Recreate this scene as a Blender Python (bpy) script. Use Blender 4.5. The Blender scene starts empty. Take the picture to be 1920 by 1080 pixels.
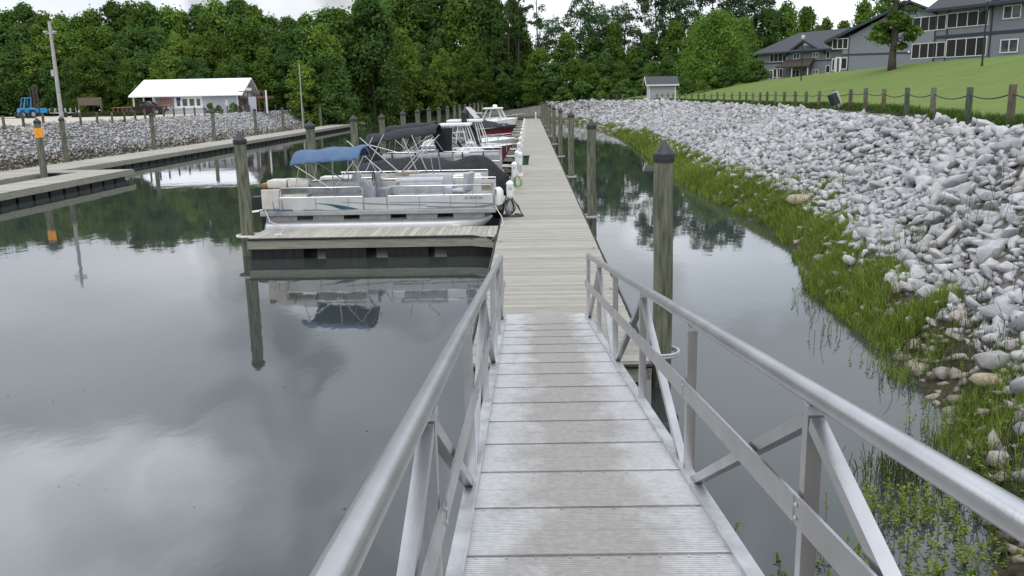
import bpy, bmesh, math, random
import numpy as np
from mathutils import Vector, Matrix
random.seed(7); RNG = np.random.default_rng(7)
R = math.radians
scene = bpy.context.scene
COL = scene.collection

# ------------------------------------------------------------------ camera
F_PX, HCAM = 1650.0, 3.9
ROLL = -0.020
_r = math.atan(ROLL)
def _unroll(px, py):
    dx, dy = px-960., py-540.
    c, s = math.cos(-_r), math.sin(-_r)
    return dx*c-dy*s, dx*s+dy*c
PITCH = math.atan(-_unroll(993, 181)[1]/F_PX)
def _ray0(px, py):
    x, y = _unroll(px, py)
    return Vector((x, F_PX*math.cos(PITCH)-y*math.sin(PITCH), -F_PX*math.sin(PITCH)-y*math.cos(PITCH)))
_d = _ray0(993, 181); YAW = math.atan2(_d.x, _d.y)
def ray(px, py):
    v = _ray0(px, py); c, s = math.cos(YAW), math.sin(YAW)
    return Vector((c*v.x-s*v.y, s*v.x+c*v.y, v.z))
CAM = Vector((0, 0, HCAM))
def atZ(px, py, z):
    v = ray(px, py); return CAM+v*((z-HCAM)/v.z)
def atY(px, py, y):
    v = ray(px, py); return CAM+v*(y/v.y)
cam_d = bpy.data.cameras.new('camera'); cam = bpy.data.objects.new('camera', cam_d); COL.objects.link(cam)
cam_d.sensor_width = 36; cam_d.lens = F_PX/1920*36; cam_d.clip_start = 0.05; cam_d.clip_end = 5000
_fw = ray(960, 540).normalized(); _rt = (ray(1960, 540)-ray(960, 540)).normalized(); _up = _rt.cross(_fw)
cam.matrix_world = Matrix(((_rt.x, _up.x, -_fw.x, 0), (_rt.y, _up.y, -_fw.y, 0), (_rt.z, _up.z, -_fw.z, HCAM), (0, 0, 0, 1)))
scene.camera = cam

# ------------------------------------------------------------------ world and sun
SUN_EL, SUN_AZ = R(58), R(200)
world = bpy.data.worlds.new('World'); scene.world = world; world.use_nodes = True
nt = world.node_tree; nt.nodes.clear(); N = nt.nodes.new; L = nt.links.new
out = N('ShaderNodeOutputWorld'); bg = N('ShaderNodeBackground'); bg.inputs['Strength'].default_value = 0.1
sky = N('ShaderNodeTexSky'); sky.sky_type = 'NISHITA'; sky.sun_disc = False
sky.sun_elevation = SUN_EL; sky.sun_rotation = SUN_AZ
tc = N('ShaderNodeTexCoord'); sep = N('ShaderNodeSeparateXYZ'); L(tc.outputs['Generated'], sep.inputs[0])
zz = N('ShaderNodeMath'); zz.operation = 'MAXIMUM'; L(sep.outputs['Z'], zz.inputs[0]); zz.inputs[1].default_value = 0.0
za = N('ShaderNodeMath'); za.operation = 'ADD'; L(zz.outputs[0], za.inputs[0]); za.inputs[1].default_value = 0.22
dv = N('ShaderNodeVectorMath'); dv.operation = 'DIVIDE'; L(tc.outputs['Generated'], dv.inputs[0])
cb = N('ShaderNodeCombineXYZ')
for i in range(3): L(za.outputs[0], cb.inputs[i])
L(cb.outputs[0], dv.inputs[1])
n1 = N('ShaderNodeTexNoise'); n1.inputs['Scale'].default_value = .8; n1.inputs['Detail'].default_value = 4; n1.inputs['Roughness'].default_value = .42
mp = N('ShaderNodeMapping'); mp.inputs['Location'].default_value = (2.3, 0.6, 0); L(dv.outputs[0], mp.inputs['Vector']); L(mp.outputs[0], n1.inputs['Vector'])
cr = N('ShaderNodeValToRGB'); L(n1.outputs['Fac'], cr.inputs[0])
e = cr.color_ramp.elements
e[0].position = .30; e[0].color = (.55, .61, .69, 1)
e[1].position = .72; e[1].color = (1.22, 1.24, 1.27, 1)
m_ = cr.color_ramp.elements.new(.5); m_.color = (.83, .885, .96, 1)
# the deck of cloud is brightest low over the horizon and where it is thin overhead
hz = N('ShaderNodeMapRange'); L(sep.outputs['Z'], hz.inputs['Value']); hz.inputs['From Min'].default_value = .04; hz.inputs['From Max'].default_value = .16
hz.inputs['To Min'].default_value = .8; hz.inputs['To Max'].default_value = 0.0
mx = N('ShaderNodeMix'); mx.data_type = 'RGBA'; L(hz.outputs[0], mx.inputs['Factor']); L(cr.outputs[0], mx.inputs[6]); mx.inputs[7].default_value = (.86, .88, .92, 1)
ov = N('ShaderNodeMapRange'); L(sep.outputs['Z'], ov.inputs['Value']); ov.inputs['From Min'].default_value = .25; ov.inputs['From Max'].default_value = .9
ov.inputs['To Min'].default_value = 1.0; ov.inputs['To Max'].default_value = 1.35
# thin bright breaks and heavier dark masses of cloud, each a soft patch of the sky
patch = None
for az, el, rad, amp in ((-26, 9.5, 10, .22), (-20, 16, 9, -.36), (-12, 15, 6, -.2), (-33, 15, 6, -.12), (-36, 23, 14, .85), (-24, 25, 11, .45), (-10, 22, 8, .2), (12, 13, 9, .35), (30, 12, 10, .2), (-20, 35, 16, .3), (10, 30, 16, .5)):
    dn_ = N('ShaderNodeVectorMath'); dn_.operation = 'DOT_PRODUCT'; nz_ = N('ShaderNodeVectorMath'); nz_.operation = 'NORMALIZE'; L(tc.outputs['Generated'], nz_.inputs[0])
    wn = N('ShaderNodeTexNoise'); wn.inputs['Scale'].default_value = 3.2; wn.inputs['Detail'].default_value = 3; L(tc.outputs['Generated'], wn.inputs['Vector'])
    wv_ = N('ShaderNodeVectorMath'); wv_.operation = 'MULTIPLY_ADD'; L(wn.outputs['Color'], wv_.inputs[0]); wv_.inputs[1].default_value = (.26, .26, .2); L(nz_.outputs[0], wv_.inputs[2])
    wo = N('ShaderNodeVectorMath'); wo.operation = 'SUBTRACT'; L(wv_.outputs[0], wo.inputs[0]); wo.inputs[1].default_value = (.13, .13, .1)
    L(wo.outputs[0], dn_.inputs[0]); dn_.inputs[1].default_value = (math.sin(R(az))*math.cos(R(el)), math.cos(R(az))*math.cos(R(el)), math.sin(R(el)))
    mr_ = N('ShaderNodeMapRange'); mr_.interpolation_type = 'SMOOTHSTEP'; L(dn_.outputs['Value'], mr_.inputs['Value']); mr_.inputs['From Min'].default_value = math.cos(R(rad)); mr_.inputs['From Max'].default_value = 1.0; mr_.inputs['To Min'].default_value = 0; mr_.inputs['To Max'].default_value = amp
    if patch is None: patch = mr_.outputs[0]
    else:
        a_ = N('ShaderNodeMath'); a_.operation = 'ADD'; L(patch, a_.inputs[0]); L(mr_.outputs[0], a_.inputs[1]); patch = a_.outputs[0]
po = N('ShaderNodeMath'); po.operation = 'ADD'; L(patch, po.inputs[0]); po.inputs[1].default_value = 1.0
pm_ = N('ShaderNodeMath'); pm_.operation = 'MULTIPLY'; L(po.outputs[0], pm_.inputs[0]); L(ov.outputs[0], pm_.inputs[1])
sc_ = N('ShaderNodeVectorMath'); sc_.operation = 'SCALE'; L(mx.outputs[2], sc_.inputs[0]); L(pm_.outputs[0], sc_.inputs['Scale'])
s2 = N('ShaderNodeVectorMath'); s2.operation = 'SCALE'; L(sc_.outputs[0], s2.inputs[0]); s2.inputs['Scale'].default_value = 11.8
mm = N('ShaderNodeMix'); mm.data_type = 'RGBA'; mm.inputs['Factor'].default_value = .9; L(sky.outputs[0], mm.inputs[6]); L(s2.outputs[0], mm.inputs[7])
L(mm.outputs[2], bg.inputs['Color']); L(bg.outputs[0], out.inputs['Surface'])
sd = bpy.data.lights.new('sun', 'SUN'); sd.energy = 0.9; sd.angle = R(24); sd.color = (1, .97, .92)
sun = bpy.data.objects.new('sun', sd); COL.objects.link(sun)
_sv = Vector((math.sin(SUN_AZ)*math.cos(SUN_EL), math.cos(SUN_AZ)*math.cos(SUN_EL), math.sin(SUN_EL)))
sun.rotation_euler = _sv.to_track_quat('Z', 'Y').to_euler()
scene.view_settings.view_transform = 'Standard'; scene.view_settings.look = 'None'
scene.view_settings.exposure = 0.05; scene.view_settings.gamma = 1

# ------------------------------------------------------------------ materials
MATS = {}
def mat(name, c, c2=None, rough=.6, metal=0., scale=3., bump=0., bscale=30., var=.0, stretch=(1, 1, 1), detail=4, spec=.4, alpha=None):
    """principled surface; colour wanders between c and c2 with noise, var = per-island tint"""
    if name in MATS: return MATS[name]
    m = bpy.data.materials.new(name); m.use_nodes = True; t = m.node_tree; n = t.nodes; l = t.links.new
    b = n['Principled BSDF']; b.inputs['Roughness'].default_value = rough; b.inputs['Metallic'].default_value = metal
    b.inputs['Specular IOR Level'].default_value = spec
    co = n.new('ShaderNodeTexCoord'); mp = n.new('ShaderNodeMapping'); mp.inputs['Scale'].default_value = stretch
    l(co.outputs['Object'], mp.inputs['Vector'])
    colsock = None
    c2 = c2 or tuple(x*.82 for x in c)
    no = n.new('ShaderNodeTexNoise'); no.inputs['Scale'].default_value = scale; no.inputs['Detail'].default_value = detail; no.inputs['Roughness'].default_value = .62
    l(mp.outputs[0], no.inputs['Vector'])
    ra = n.new('ShaderNodeValToRGB'); l(no.outputs['Fac'], ra.inputs[0])
    ra.color_ramp.elements[0].position = .36; ra.color_ramp.elements[0].color = (*c2, 1)
    ra.color_ramp.elements[1].position = .64; ra.color_ramp.elements[1].color = (*c, 1)
    colsock = ra.outputs[0]
    if var:
        ge = n.new('ShaderNodeNewGeometry'); oi = n.new('ShaderNodeObjectInfo')
        ad = n.new('ShaderNodeMath'); ad.operation = 'ADD'; l(ge.outputs['Random Per Island'], ad.inputs[0]); l(oi.outputs['Random'], ad.inputs[1])
        fr = n.new('ShaderNodeMath'); fr.operation = 'FRACT'; l(ad.outputs[0], fr.inputs[0])
        mr = n.new('ShaderNodeMapRange'); l(fr.outputs[0], mr.inputs['Value']); mr.inputs['To Min'].default_value = 1-var; mr.inputs['To Max'].default_value = 1+var
        sv = n.new('ShaderNodeVectorMath'); sv.operation = 'SCALE'; l(colsock, sv.inputs[0]); l(mr.outputs[0], sv.inputs['Scale'])
        colsock = sv.outputs[0]
    l(colsock, b.inputs['Base Color'])
    if bump:
        nb = n.new('ShaderNodeTexNoise'); nb.inputs['Scale'].default_value = bscale; nb.inputs['Detail'].default_value = 4
        l(mp.outputs[0], nb.inputs['Vector'])
        bp = n.new('ShaderNodeBump'); bp.inputs['Strength'].default_value = bump; bp.inputs['Distance'].default_value = .01
        l(nb.outputs['Fac'], bp.inputs['Height']); l(bp.outputs[0], b.inputs['Normal'])
    MATS[name] = m; return m

M = {}
M['alu'] = mat('aluminium', (.56, .56, .57), (.46, .46, .47), rough=.3, metal=.92, scale=3, bump=.05, bscale=90, spec=.5)
M['alu_dull'] = mat('aluminium_dull', (.60, .60, .61), (.42, .42, .43), rough=.5, metal=.7, scale=5, bump=.1, bscale=40)
M['plank'] = mat('weathered_plank', (.385, .365, .325), (.265, .25, .215), rough=.85, scale=2.2, stretch=(1, 22, 22), bump=.4, bscale=14, var=.16)
M['fplank'] = mat('weathered_plank_finger', (.42, .40, .355), (.28, .265, .23), rough=.85, scale=2.2, stretch=(22, 1, 22), bump=.4, bscale=14, var=.2)
M['fascia'] = mat('fascia_board', (.33, .32, .26), (.22, .22, .17), rough=.85, scale=2, stretch=(1, 1, 12), bump=.3, bscale=20, var=.08)
M['float'] = mat('black_float', (.006, .007, .008), (.011, .012, .013), rough=.45, scale=5)
M['rubber'] = mat('black_rubber', (.012, .012, .013), rough=.5)
M['pile'] = mat('treated_pile', (.19, .185, .14), (.065, .078, .048), rough=.9, scale=3.0, stretch=(5, 5, .6), bump=.8, bscale=12, var=.1, detail=8)
M['cap'] = mat('pile_cap', (.035, .037, .042), (.022, .023, .026), rough=.5, scale=9)
M['white'] = mat('white_gelcoat', (.80, .80, .80), (.70, .70, .70), rough=.3, scale=4)
M['offwhite'] = mat('offwhite_vinyl', (.66, .64, .60), (.52, .50, .46), rough=.5, scale=5)
M['grey'] = mat('grey_vinyl', (.30, .31, .33), (.22, .225, .235), rough=.5, scale=6)
M['lgrey'] = mat('light_grey_vinyl', (.45, .47, .50), (.36, .38, .41), rough=.45, scale=6)
M['tan'] = mat('tan_vinyl', (.36, .30, .23), (.24, .20, .16), rough=.6, scale=5)
M['brown'] = mat('brown_patch', (.33, .14, .05), (.24, .10, .04), rough=.6)
M['panel'] = mat('silver_panel', (.56, .575, .575), (.49, .50, .50), rough=.35, scale=2, metal=.2)
M['gpanel'] = mat('grey_panel', (.36, .35, .37), (.29, .285, .30), rough=.4, scale=3)
M['teal'] = mat('teal_stripe', (.03, .10, .13), (.02, .08, .10), rough=.35)
M['stripe'] = mat('grey_stripe', (.20, .23, .25), (.16, .18, .20), rough=.35)
M['dark'] = mat('dark_gap', (.03, .033, .035), rough=.6)
M['blue'] = mat('blue_canvas', (.085, .145, .25), (.07, .12, .21), rough=.85, scale=4, bump=.4, bscale=14)
M['canvas'] = mat('black_canvas', (.028, .029, .033), (.016, .017, .02), rough=.9, scale=4, bump=.6, bscale=9)
M['red'] = mat('dark_red_gelcoat', (.11, .010, .014), (.08, .007, .01), rough=.25, scale=3)
M['glass'] = mat('dark_glass', (.03, .035, .04), rough=.08, spec=.8)
M['ink'] = mat('lettering_ink', (.04, .05, .06), rough=.6)
M['motor'] = mat('outboard_black', (.02, .021, .024), rough=.3)
M['hose'] = mat('black_hose', (.03, .03, .03), rough=.5)
M['ghose'] = mat('green_hose', (.10, .32, .04), rough=.5)
M['gbox'] = mat('green_bin', (.02, .06, .04), rough=.5)

# ------------------------------------------------------------------ mesh helpers
ORG = {}
def tag(o, label, cat=None, group=None, kind=None):
    if label: o['label'] = label
    if cat: o['category'] = cat
    if group: o['group'] = group
    if kind: o['kind'] = kind
    return o
def thing(name, label, cat, loc=(0, 0, 0), group=None):
    o = bpy.data.objects.new(name, None); COL.objects.link(o); o.location = loc; o.empty_display_size = .2
    ORG[o] = Vector(loc); return tag(o, label, cat, group)
class MB:
    def __init__(s): s.v = []; s.f = []; s.m = []; s.k = 0
    def add(s, vs, fs):
        b = len(s.v); s.v += [tuple(v) for v in vs]; s.f += [tuple(b+i for i in f) for f in fs]; s.m += [s.k]*len(fs)
        return s
    def box(s, x0, x1, y0, y1, z0, z1):
        return s.add([(x0, y0, z0), (x1, y0, z0), (x1, y1, z0), (x0, y1, z0), (x0, y0, z1), (x1, y0, z1), (x1, y1, z1), (x0, y1, z1)],
                     [(3, 2, 1, 0), (4, 5, 6, 7), (0, 1, 5, 4), (1, 2, 6, 5), (2, 3, 7, 6), (3, 0, 4, 7)])
    def bbox(s, x0, x1, y0, y1, z0, z1, b=.01):
        """box with chamfered edges"""
        bm = bmesh.new(); bmesh.ops.create_cube(bm, size=1)
        for v in bm.verts: v.co = Vector(((x0+x1)/2+v.co.x*(x1-x0), (y0+y1)/2+v.co.y*(y1-y0), (z0+z1)/2+v.co.z*(z1-z0)))
        bmesh.ops.bevel(bm, geom=bm.edges[:], offset=b, segments=2, affect='EDGES', profile=.6)
        return s.frombm(bm)
    def frombm(s, bm):
        bm.verts.index_update(); s.add([v.co for v in bm.verts], [[v.index for v in f.verts] for f in bm.faces]); bm.free(); return s
    def bar(s, a, b, w, h, up=(0, 0, 1)):
        """rectangular bar from a to b; w across, h along up"""
        a, b = Vector(a), Vector(b); d = (b-a).normalized(); u = Vector(up)
        side = d.cross(u)
        if side.length < 1e-4: side = d.cross(Vector((1, 0, 0)))
        side.normalize(); u = side.cross(d).normalized()
        vs = []
        for p in (a, b):
            for i, j in ((-1, -1), (1, -1), (1, 1), (-1, 1)): vs.append(p+side*(i*w/2)+u*(j*h/2))
        return s.add(vs, [(3, 2, 1, 0), (4, 5, 6, 7), (0, 1, 5, 4), (1, 2, 6, 5), (2, 3, 7, 6), (3, 0, 4, 7)])
    def tube(s, pts, r, seg=8, cap=True):
        pts = [Vector(p) for p in pts]; n = len(pts)
        rs = r if isinstance(r, (list, tuple)) else [r]*n
        vs = []; ref = None
        for i, p in enumerate(pts):
            d = (pts[min(i+1, n-1)]-pts[max(i-1, 0)])
            d = d.normalized() if d.length > 1e-9 else Vector((0, 0, 1))
            if ref is None:
                ref = Vector((0, 0, 1)) if abs(d.z) < .9 else Vector((1, 0, 0))
            a = d.cross(ref).normalized(); b = a.cross(d).normalized(); ref = b
            for k in range(seg):
                t = 2*math.pi*k/seg; vs.append(p+(a*math.cos(t)+b*math.sin(t))*rs[i])
        fs = []
        for i in range(n-1):
            for k in range(seg):
                k2 = (k+1) % seg; fs.append((i*seg+k, i*seg+k2, (i+1)*seg+k2, (i+1)*seg+k))
        if cap: fs += [tuple(range(seg))[::-1], tuple((n-1)*seg+k for k in range(seg))]
        return s.add(vs, fs)
    def lathe(s, c, prof, seg=16):
        """prof = [(r,z)...] about vertical axis through c"""
        vs = []; fs = []
        for r, z in prof:
            for k in range(seg):
                t = 2*math.pi*k/seg; vs.append((c[0]+r*math.cos(t), c[1]+r*math.sin(t), c[2]+z))
        for i in range(len(prof)-1):
            for k in range(seg):
                k2 = (k+1) % seg; fs.append((i*seg+k, i*seg+k2, (i+1)*seg+k2, (i+1)*seg+k))
        fs += [tuple(range(seg))[::-1], tuple((len(prof)-1)*seg+k for k in range(seg))]
        return s.add(vs, fs)
    def prism(s, poly, off):
        """polygon (3d points) extruded by off"""
        n = len(poly); off = Vector(off); P = [Vector(p) for p in poly]
        return s.add(P+[p+off for p in P], [tuple(range(n))[::-1], tuple(range(n, 2*n))]+[(i, (i+1) % n, n+(i+1) % n, n+i) for i in range(n)])
    def grid(s, fn, nu, nv, close=False):
        vs = [fn(i/nu, j/nv) for i in range(nu+1) for j in range(nv+1)]
        return s.add(vs, [(i*(nv+1)+j, (i+1)*(nv+1)+j, (i+1)*(nv+1)+j+1, i*(nv+1)+j+1) for i in range(nu) for j in range(nv)])
    def build(s, name, m, parent=None, smooth=False, label=None, thick=0):
        if not s.v: return None
        root = parent
        while root is not None and root.parent is not None: root = root.parent
        o0 = ORG.get(root, Vector((0, 0, 0)))
        me = bpy.data.meshes.new(name)
        me.from_pydata([(v[0]-o0.x, v[1]-o0.y, v[2]-o0.z) for v in s.v], [], s.f)
        for mm_ in (m if isinstance(m, (list, tuple)) else [m]): me.materials.append(mm_)
        if max(s.m) > 0: me.polygons.foreach_set('material_index', s.m)
        bm = bmesh.new(); bm.from_mesh(me); bmesh.ops.recalc_face_normals(bm, faces=bm.faces[:]); bm.to_mesh(me); bm.free()
        if smooth:
            me.polygons.foreach_set('use_smooth', [True]*len(me.polygons))
            me.set_sharp_from_angle(angle=R(38))
        me.update()
        o = bpy.data.objects.new(name, me); COL.objects.link(o)
        if parent is not None: o.parent = parent
        if thick:
            md = o.modifiers.new('solid', 'SOLIDIFY'); md.thickness = thick; md.offset = 0
        if label: o['label'] = label
        return o
def np_mesh(name, V, Fq, m, attrs=None, smooth=False):
    """big mesh from arrays: V (n,3), Fq (k,3 or 4)"""
    me = bpy.data.meshes.new(name); n = len(V); k, w = Fq.shape
    me.vertices.add(n); me.vertices.foreach_set('co', np.ascontiguousarray(V, dtype=np.float32).ravel())
    me.loops.add(k*w); me.loops.foreach_set('vertex_index', np.ascontiguousarray(Fq, dtype=np.int32).ravel())
    me.polygons.add(k); me.polygons.foreach_set('loop_start', np.arange(0, k*w, w, dtype=np.int32))
    me.update(calc_edges=True); me.validate()
    if smooth: me.polygons.foreach_set('use_smooth', [True]*k)
    if attrs:
        for an, av in attrs.items():
            a = me.color_attributes.new(an, 'FLOAT_COLOR', 'POINT'); a.data.foreach_set('color', np.ascontiguousarray(av, dtype=np.float32).ravel())
    me.materials.append(m)
    return me
def link(name, me, parent=None, loc=(0, 0, 0)):
    o = bpy.data.objects.new(name, me); COL.objects.link(o); o.location = loc
    if parent is not None: o.parent = parent
    return o
def copy_tree(o, parent=None):
    c = o.copy(); COL.objects.link(c); c.parent = parent
    for ch in list(o.children): copy_tree(ch, c)
    return c
def lettering(text, size, o_, ux, uz, m, parent, name='lettering', depth=.002):
    """flat letters set at o_ with baseline along ux"""
    cu = bpy.data.curves.new('t', 'FONT'); cu.body = text; cu.size = size; cu.extrude = depth; cu.resolution_u = 2
    ob = bpy.data.objects.new('t', cu); COL.objects.link(ob)
    dg = bpy.context.evaluated_depsgraph_get(); me = bpy.data.meshes.new_from_object(ob.evaluated_get(dg))
    bpy.data.objects.remove(ob)
    ux, uz = Vector(ux).normalized(), Vector(uz).normalized(); nn = ux.cross(uz); O = Vector(o_)
    root = parent
    while root is not None and root.parent is not None: root = root.parent
    O = O-ORG.get(root, Vector((0, 0, 0)))
    for v in me.vertices:
        c = v.co.copy(); v.co = O+ux*c.x+uz*c.y+nn*c.z
    me.materials.clear(); me.materials.append(m); me.name = name
    o = bpy.data.objects.new(name, me); COL.objects.link(o); o.parent = parent
    return o

# ------------------------------------------------------------------ terrain
WATER = [(-60, -30), (1.5, -30), (1.2, 1), (2.4, 3.4), (3.4, 5.6), (4.15, 7.4), (4.85, 9.3), (5.25, 11), (5.6, 13.2), (5.65, 15), (5.8, 17.5), (6.4, 20),
         (6.7, 22), (7.35, 26), (7.1, 29), (6.9, 34), (6.95, 38), (7.1, 46), (7.9, 62), (8.6, 79), (8.4, 100), (7.4, 120), (5.6, 138), (2.0, 147),
         (-3, 152), (-9, 160), (-18, 168), (-34, 170), (-44, 166), (-40, 150), (-34.5, 141), (-31, 131), (-32.2, 115), (-32.6, 100), (-32.8, 74), (-33.2, 63), (-33.2, 54),
         (-33.5, 35), (-36, 10)]
_W = np.array(WATER, float)
def water_dist(x, y):
    """signed distance to the water's edge, positive on land"""
    x = np.asarray(x, float); y = np.asarray(y, float)
    d = np.full(x.shape, 1e9); ins = np.zeros(x.shape, bool)
    n = len(_W)
    for i in range(n):
        a, b = _W[i], _W[(i+1) % n]; ab = b-a
        t = np.clip(((x-a[0])*ab[0]+(y-a[1])*ab[1])/(ab@ab), 0, 1)
        d = np.minimum(d, np.hypot(x-a[0]-t*ab[0], y-a[1]-t*ab[1]))
        c = (a[1] > y) != (b[1] > y)
        with np.errstate(divide='ignore', invalid='ignore'):
            xi = (b[0]-a[0])*(y-a[1])/(b[1]-a[1]+1e-12)+a[0]
        ins ^= c & (x < xi)
    return np.where(ins, -d, d)
def sm(t): t = np.clip(t, 0, 1); return t*t*(3-2*t)
FXY = np.array([[9.4, 13], [10.0, 17], [10.7, 20.2], [11.4, 23.5], [12.2, 27], [12.8, 30.2], [13.9, 36], [15.25, 50], [16.3, 70], [17, 90], [17.0, 108], [16, 125], [13.5, 140], [10, 150], [6.8, 155.5]])
def xfence(y): return np.interp(y, FXY[:, 1], FXY[:, 0])
def bank_w(x, y):
    right = np.interp(y, [5, 12, 20, 30, 50, 90, 140, 170], [3.2, 3.7, 3.7, 4.7, 7.2, 8.0, 7.0, 6.0])
    return np.where(x > -5, right, 3.6)
def bank_top(x, y): return np.where(x > -5, 2.98, 2.55)
def ground(x, y):
    x = np.asarray(x, float); y = np.asarray(y, float)
    d = water_dist(x, y); w = bank_w(x, y); top = bank_top(x, y)
    far = sm((y-150)/15); top = top*(1-far)+1.6*far
    z = np.where(d > 0, top*np.clip(d/w, 0, 1)**.92, np.maximum(-2.2, d*.38))
    xf = xfence(y)
    P = np.interp(y, [0, 20, 84, 112, 150, 220], [5.6, 6.1, 6.2, 5.9, 5.45, 5.0])
    lawn = (P-3.0)*sm((x-xf-.5)/np.maximum(8, 37-xf))*np.where(x > xf, 1, 0)
    z = z+lawn
    z = z+.08*sm((d-w)/2)*np.where(x > -5, 1, 0)
    z = z+.03*np.sin(x*1.3+y*.7)*np.sin(y*.9-x*.4)*np.clip(d, 0, 1)
    return z
def gz(x, y): return float(ground(np.array([x]), np.array([y]))[0])
def hit(px, py, y0=5., y1=260.):
    """where the sight line through a photo point meets the ground"""
    v = ray(px, py); ys = np.linspace(y0, y1, 3000); xs = v.x/v.y*ys; zs = HCAM+v.z/v.y*ys
    g = ground(xs, ys); k = np.argmax(zs < g)
    if not (zs < g).any(): k = np.argmin(zs-g)
    return Vector((xs[k], ys[k], g[k]))

def axis(lo, hi, step, ext):
    a = list(np.arange(lo, hi+1e-6, step)); s = step; v = hi
    while v < ext: s *= 1.35; v += s; a.append(v)
    s = step; v = lo
    while v > -ext: s *= 1.35; v -= s; a.insert(0, v)
    return np.array(a)
gx = axis(-48, 48, .5, 200); gy = np.concatenate([-np.array([100, 75, 50, 35, 25])[:], np.arange(-18, 175, .5), 175+np.array([1, 3, 6, 10, 16, 25, 40, 65, 100, 150])])
X, Yg = np.meshgrid(gx, gy, indexing='ij'); Z = ground(X, Yg); D = water_dist(X, Yg)
V = np.stack([X.ravel(), Yg.ravel(), Z.ravel()], 1); nx, ny = len(gx), len(gy)
ii = (np.arange(nx-1)[:, None]*ny+np.arange(ny-1)[None]).ravel()
Fq = np.stack([ii, ii+ny, ii+ny+1, ii+1], 1)
xf = xfence(Yg); Wd = bank_w(X, Yg)
lawn = np.where((X > xf-.1) & (Yg < 170), 1., 0.); lawn = np.maximum(lawn, np.where((Yg > 138) & (X > -2) & (D > Wd), 1., 0.))
sand = np.where((X < -20) & (D > Wd-.3) & (Yg < 121), 1., 0.)
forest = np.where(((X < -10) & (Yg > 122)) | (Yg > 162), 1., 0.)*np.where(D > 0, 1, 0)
att = np.stack([lawn.ravel(), sand.ravel(), forest.ravel(), np.ones(nx*ny)], 1)
gm = bpy.data.materials.new('ground_mix'); gm.use_nodes = True; t = gm.node_tree; n = t.nodes; l = t.links.new; b = n['Principled BSDF']; b.inputs['Roughness'].default_value = .95; b.inputs['Specular IOR Level'].default_value = .15
at = n.new('ShaderNodeAttribute'); at.attribute_name = 'zone'; sp = n.new('ShaderNodeSeparateColor'); l(at.outputs['Color'], sp.inputs[0])
ge = n.new('ShaderNodeNewGeometry')
def noise_ramp(scale, c1, c2, det=6, lo=.35, hi=.65, st=None):
    no = n.new('ShaderNodeTexNoise'); no.inputs['Scale'].default_value = scale; no.inputs['Detail'].default_value = det; no.inputs['Roughness'].default_value = .65
    if st:
        mp = n.new('ShaderNodeMapping'); mp.inputs['Scale'].default_value = st; l(ge.outputs['Position'], mp.inputs['Vector']); l(mp.outputs[0], no.inputs['Vector'])
    else: l(ge.outputs['Position'], no.inputs['Vector'])
    ra = n.new('ShaderNodeValToRGB'); l(no.outputs['Fac'], ra.inputs[0]); ra.color_ramp.elements[0].position = lo; ra.color_ramp.elements[1].position = hi
    ra.color_ramp.elements[0].color = (*c1, 1); ra.color_ramp.elements[1].color = (*c2, 1); return ra.outputs[0], no
def mix(f, a, b_, ):
    m = n.new('ShaderNodeMix'); m.data_type = 'RGBA'
    l(f, m.inputs['Factor']) if not isinstance(f, float) else setattr(m.inputs['Factor'], 'default_value', f)
    l(a, m.inputs[6]); l(b_, m.inputs[7]); return m.outputs[2]
earth, _ = noise_ramp(3.5, (.07, .062, .052), (.20, .185, .165))
g1, _ = noise_ramp(.45, (.080, .130, .028), (.145, .200, .048), det=9)
g2, _ = noise_ramp(9, (.08, .14, .03), (.20, .27, .07), det=3)
g3, _ = noise_ramp(.12, (.12, .14, .045), (.14, .19, .045), det=7, lo=.4, hi=.6, st=(1, 3, 1))
gr = mix(.42, g1, g2); gr = mix(.38, gr, g3)
s1, _ = noise_ramp(.35, (.40, .35, .29), (.55, .50, .43), det=9)
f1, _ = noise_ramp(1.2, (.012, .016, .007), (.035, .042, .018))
wet, _ = noise_ramp(6, (.018, .020, .010), (.07, .06, .038))
szz = n.new('ShaderNodeSeparateXYZ'); l(ge.outputs['Position'], szz.inputs[0]); wz = n.new('ShaderNodeMapRange'); l(szz.outputs['Z'], wz.inputs['Value']); wz.inputs['From Min'].default_value = .35; wz.inputs['From Max'].default_value = .9; wz.inputs['To Min'].default_value = 1; wz.inputs['To Max'].default_value = 0
earth = mix(wz.outputs[0], earth, wet)
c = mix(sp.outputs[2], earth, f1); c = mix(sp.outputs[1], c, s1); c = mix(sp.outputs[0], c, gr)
l(c, b.inputs['Base Color'])
bn = n.new('ShaderNodeTexNoise'); bn.inputs['Scale'].default_value = 8; bn.inputs['Detail'].default_value = 6; l(ge.outputs['Position'], bn.inputs['Vector'])
bp = n.new('ShaderNodeBump'); bp.inputs['Strength'].default_value = .6; bp.inputs['Distance'].default_value = .06; l(bn.outputs['Fac'], bp.inputs['Height']); l(bp.outputs[0], b.inputs['Normal'])
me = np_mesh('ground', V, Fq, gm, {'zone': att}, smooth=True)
tag(link('ground', me), 'grassy and sandy ground with sloping banks round the basin', kind='structure')

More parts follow.
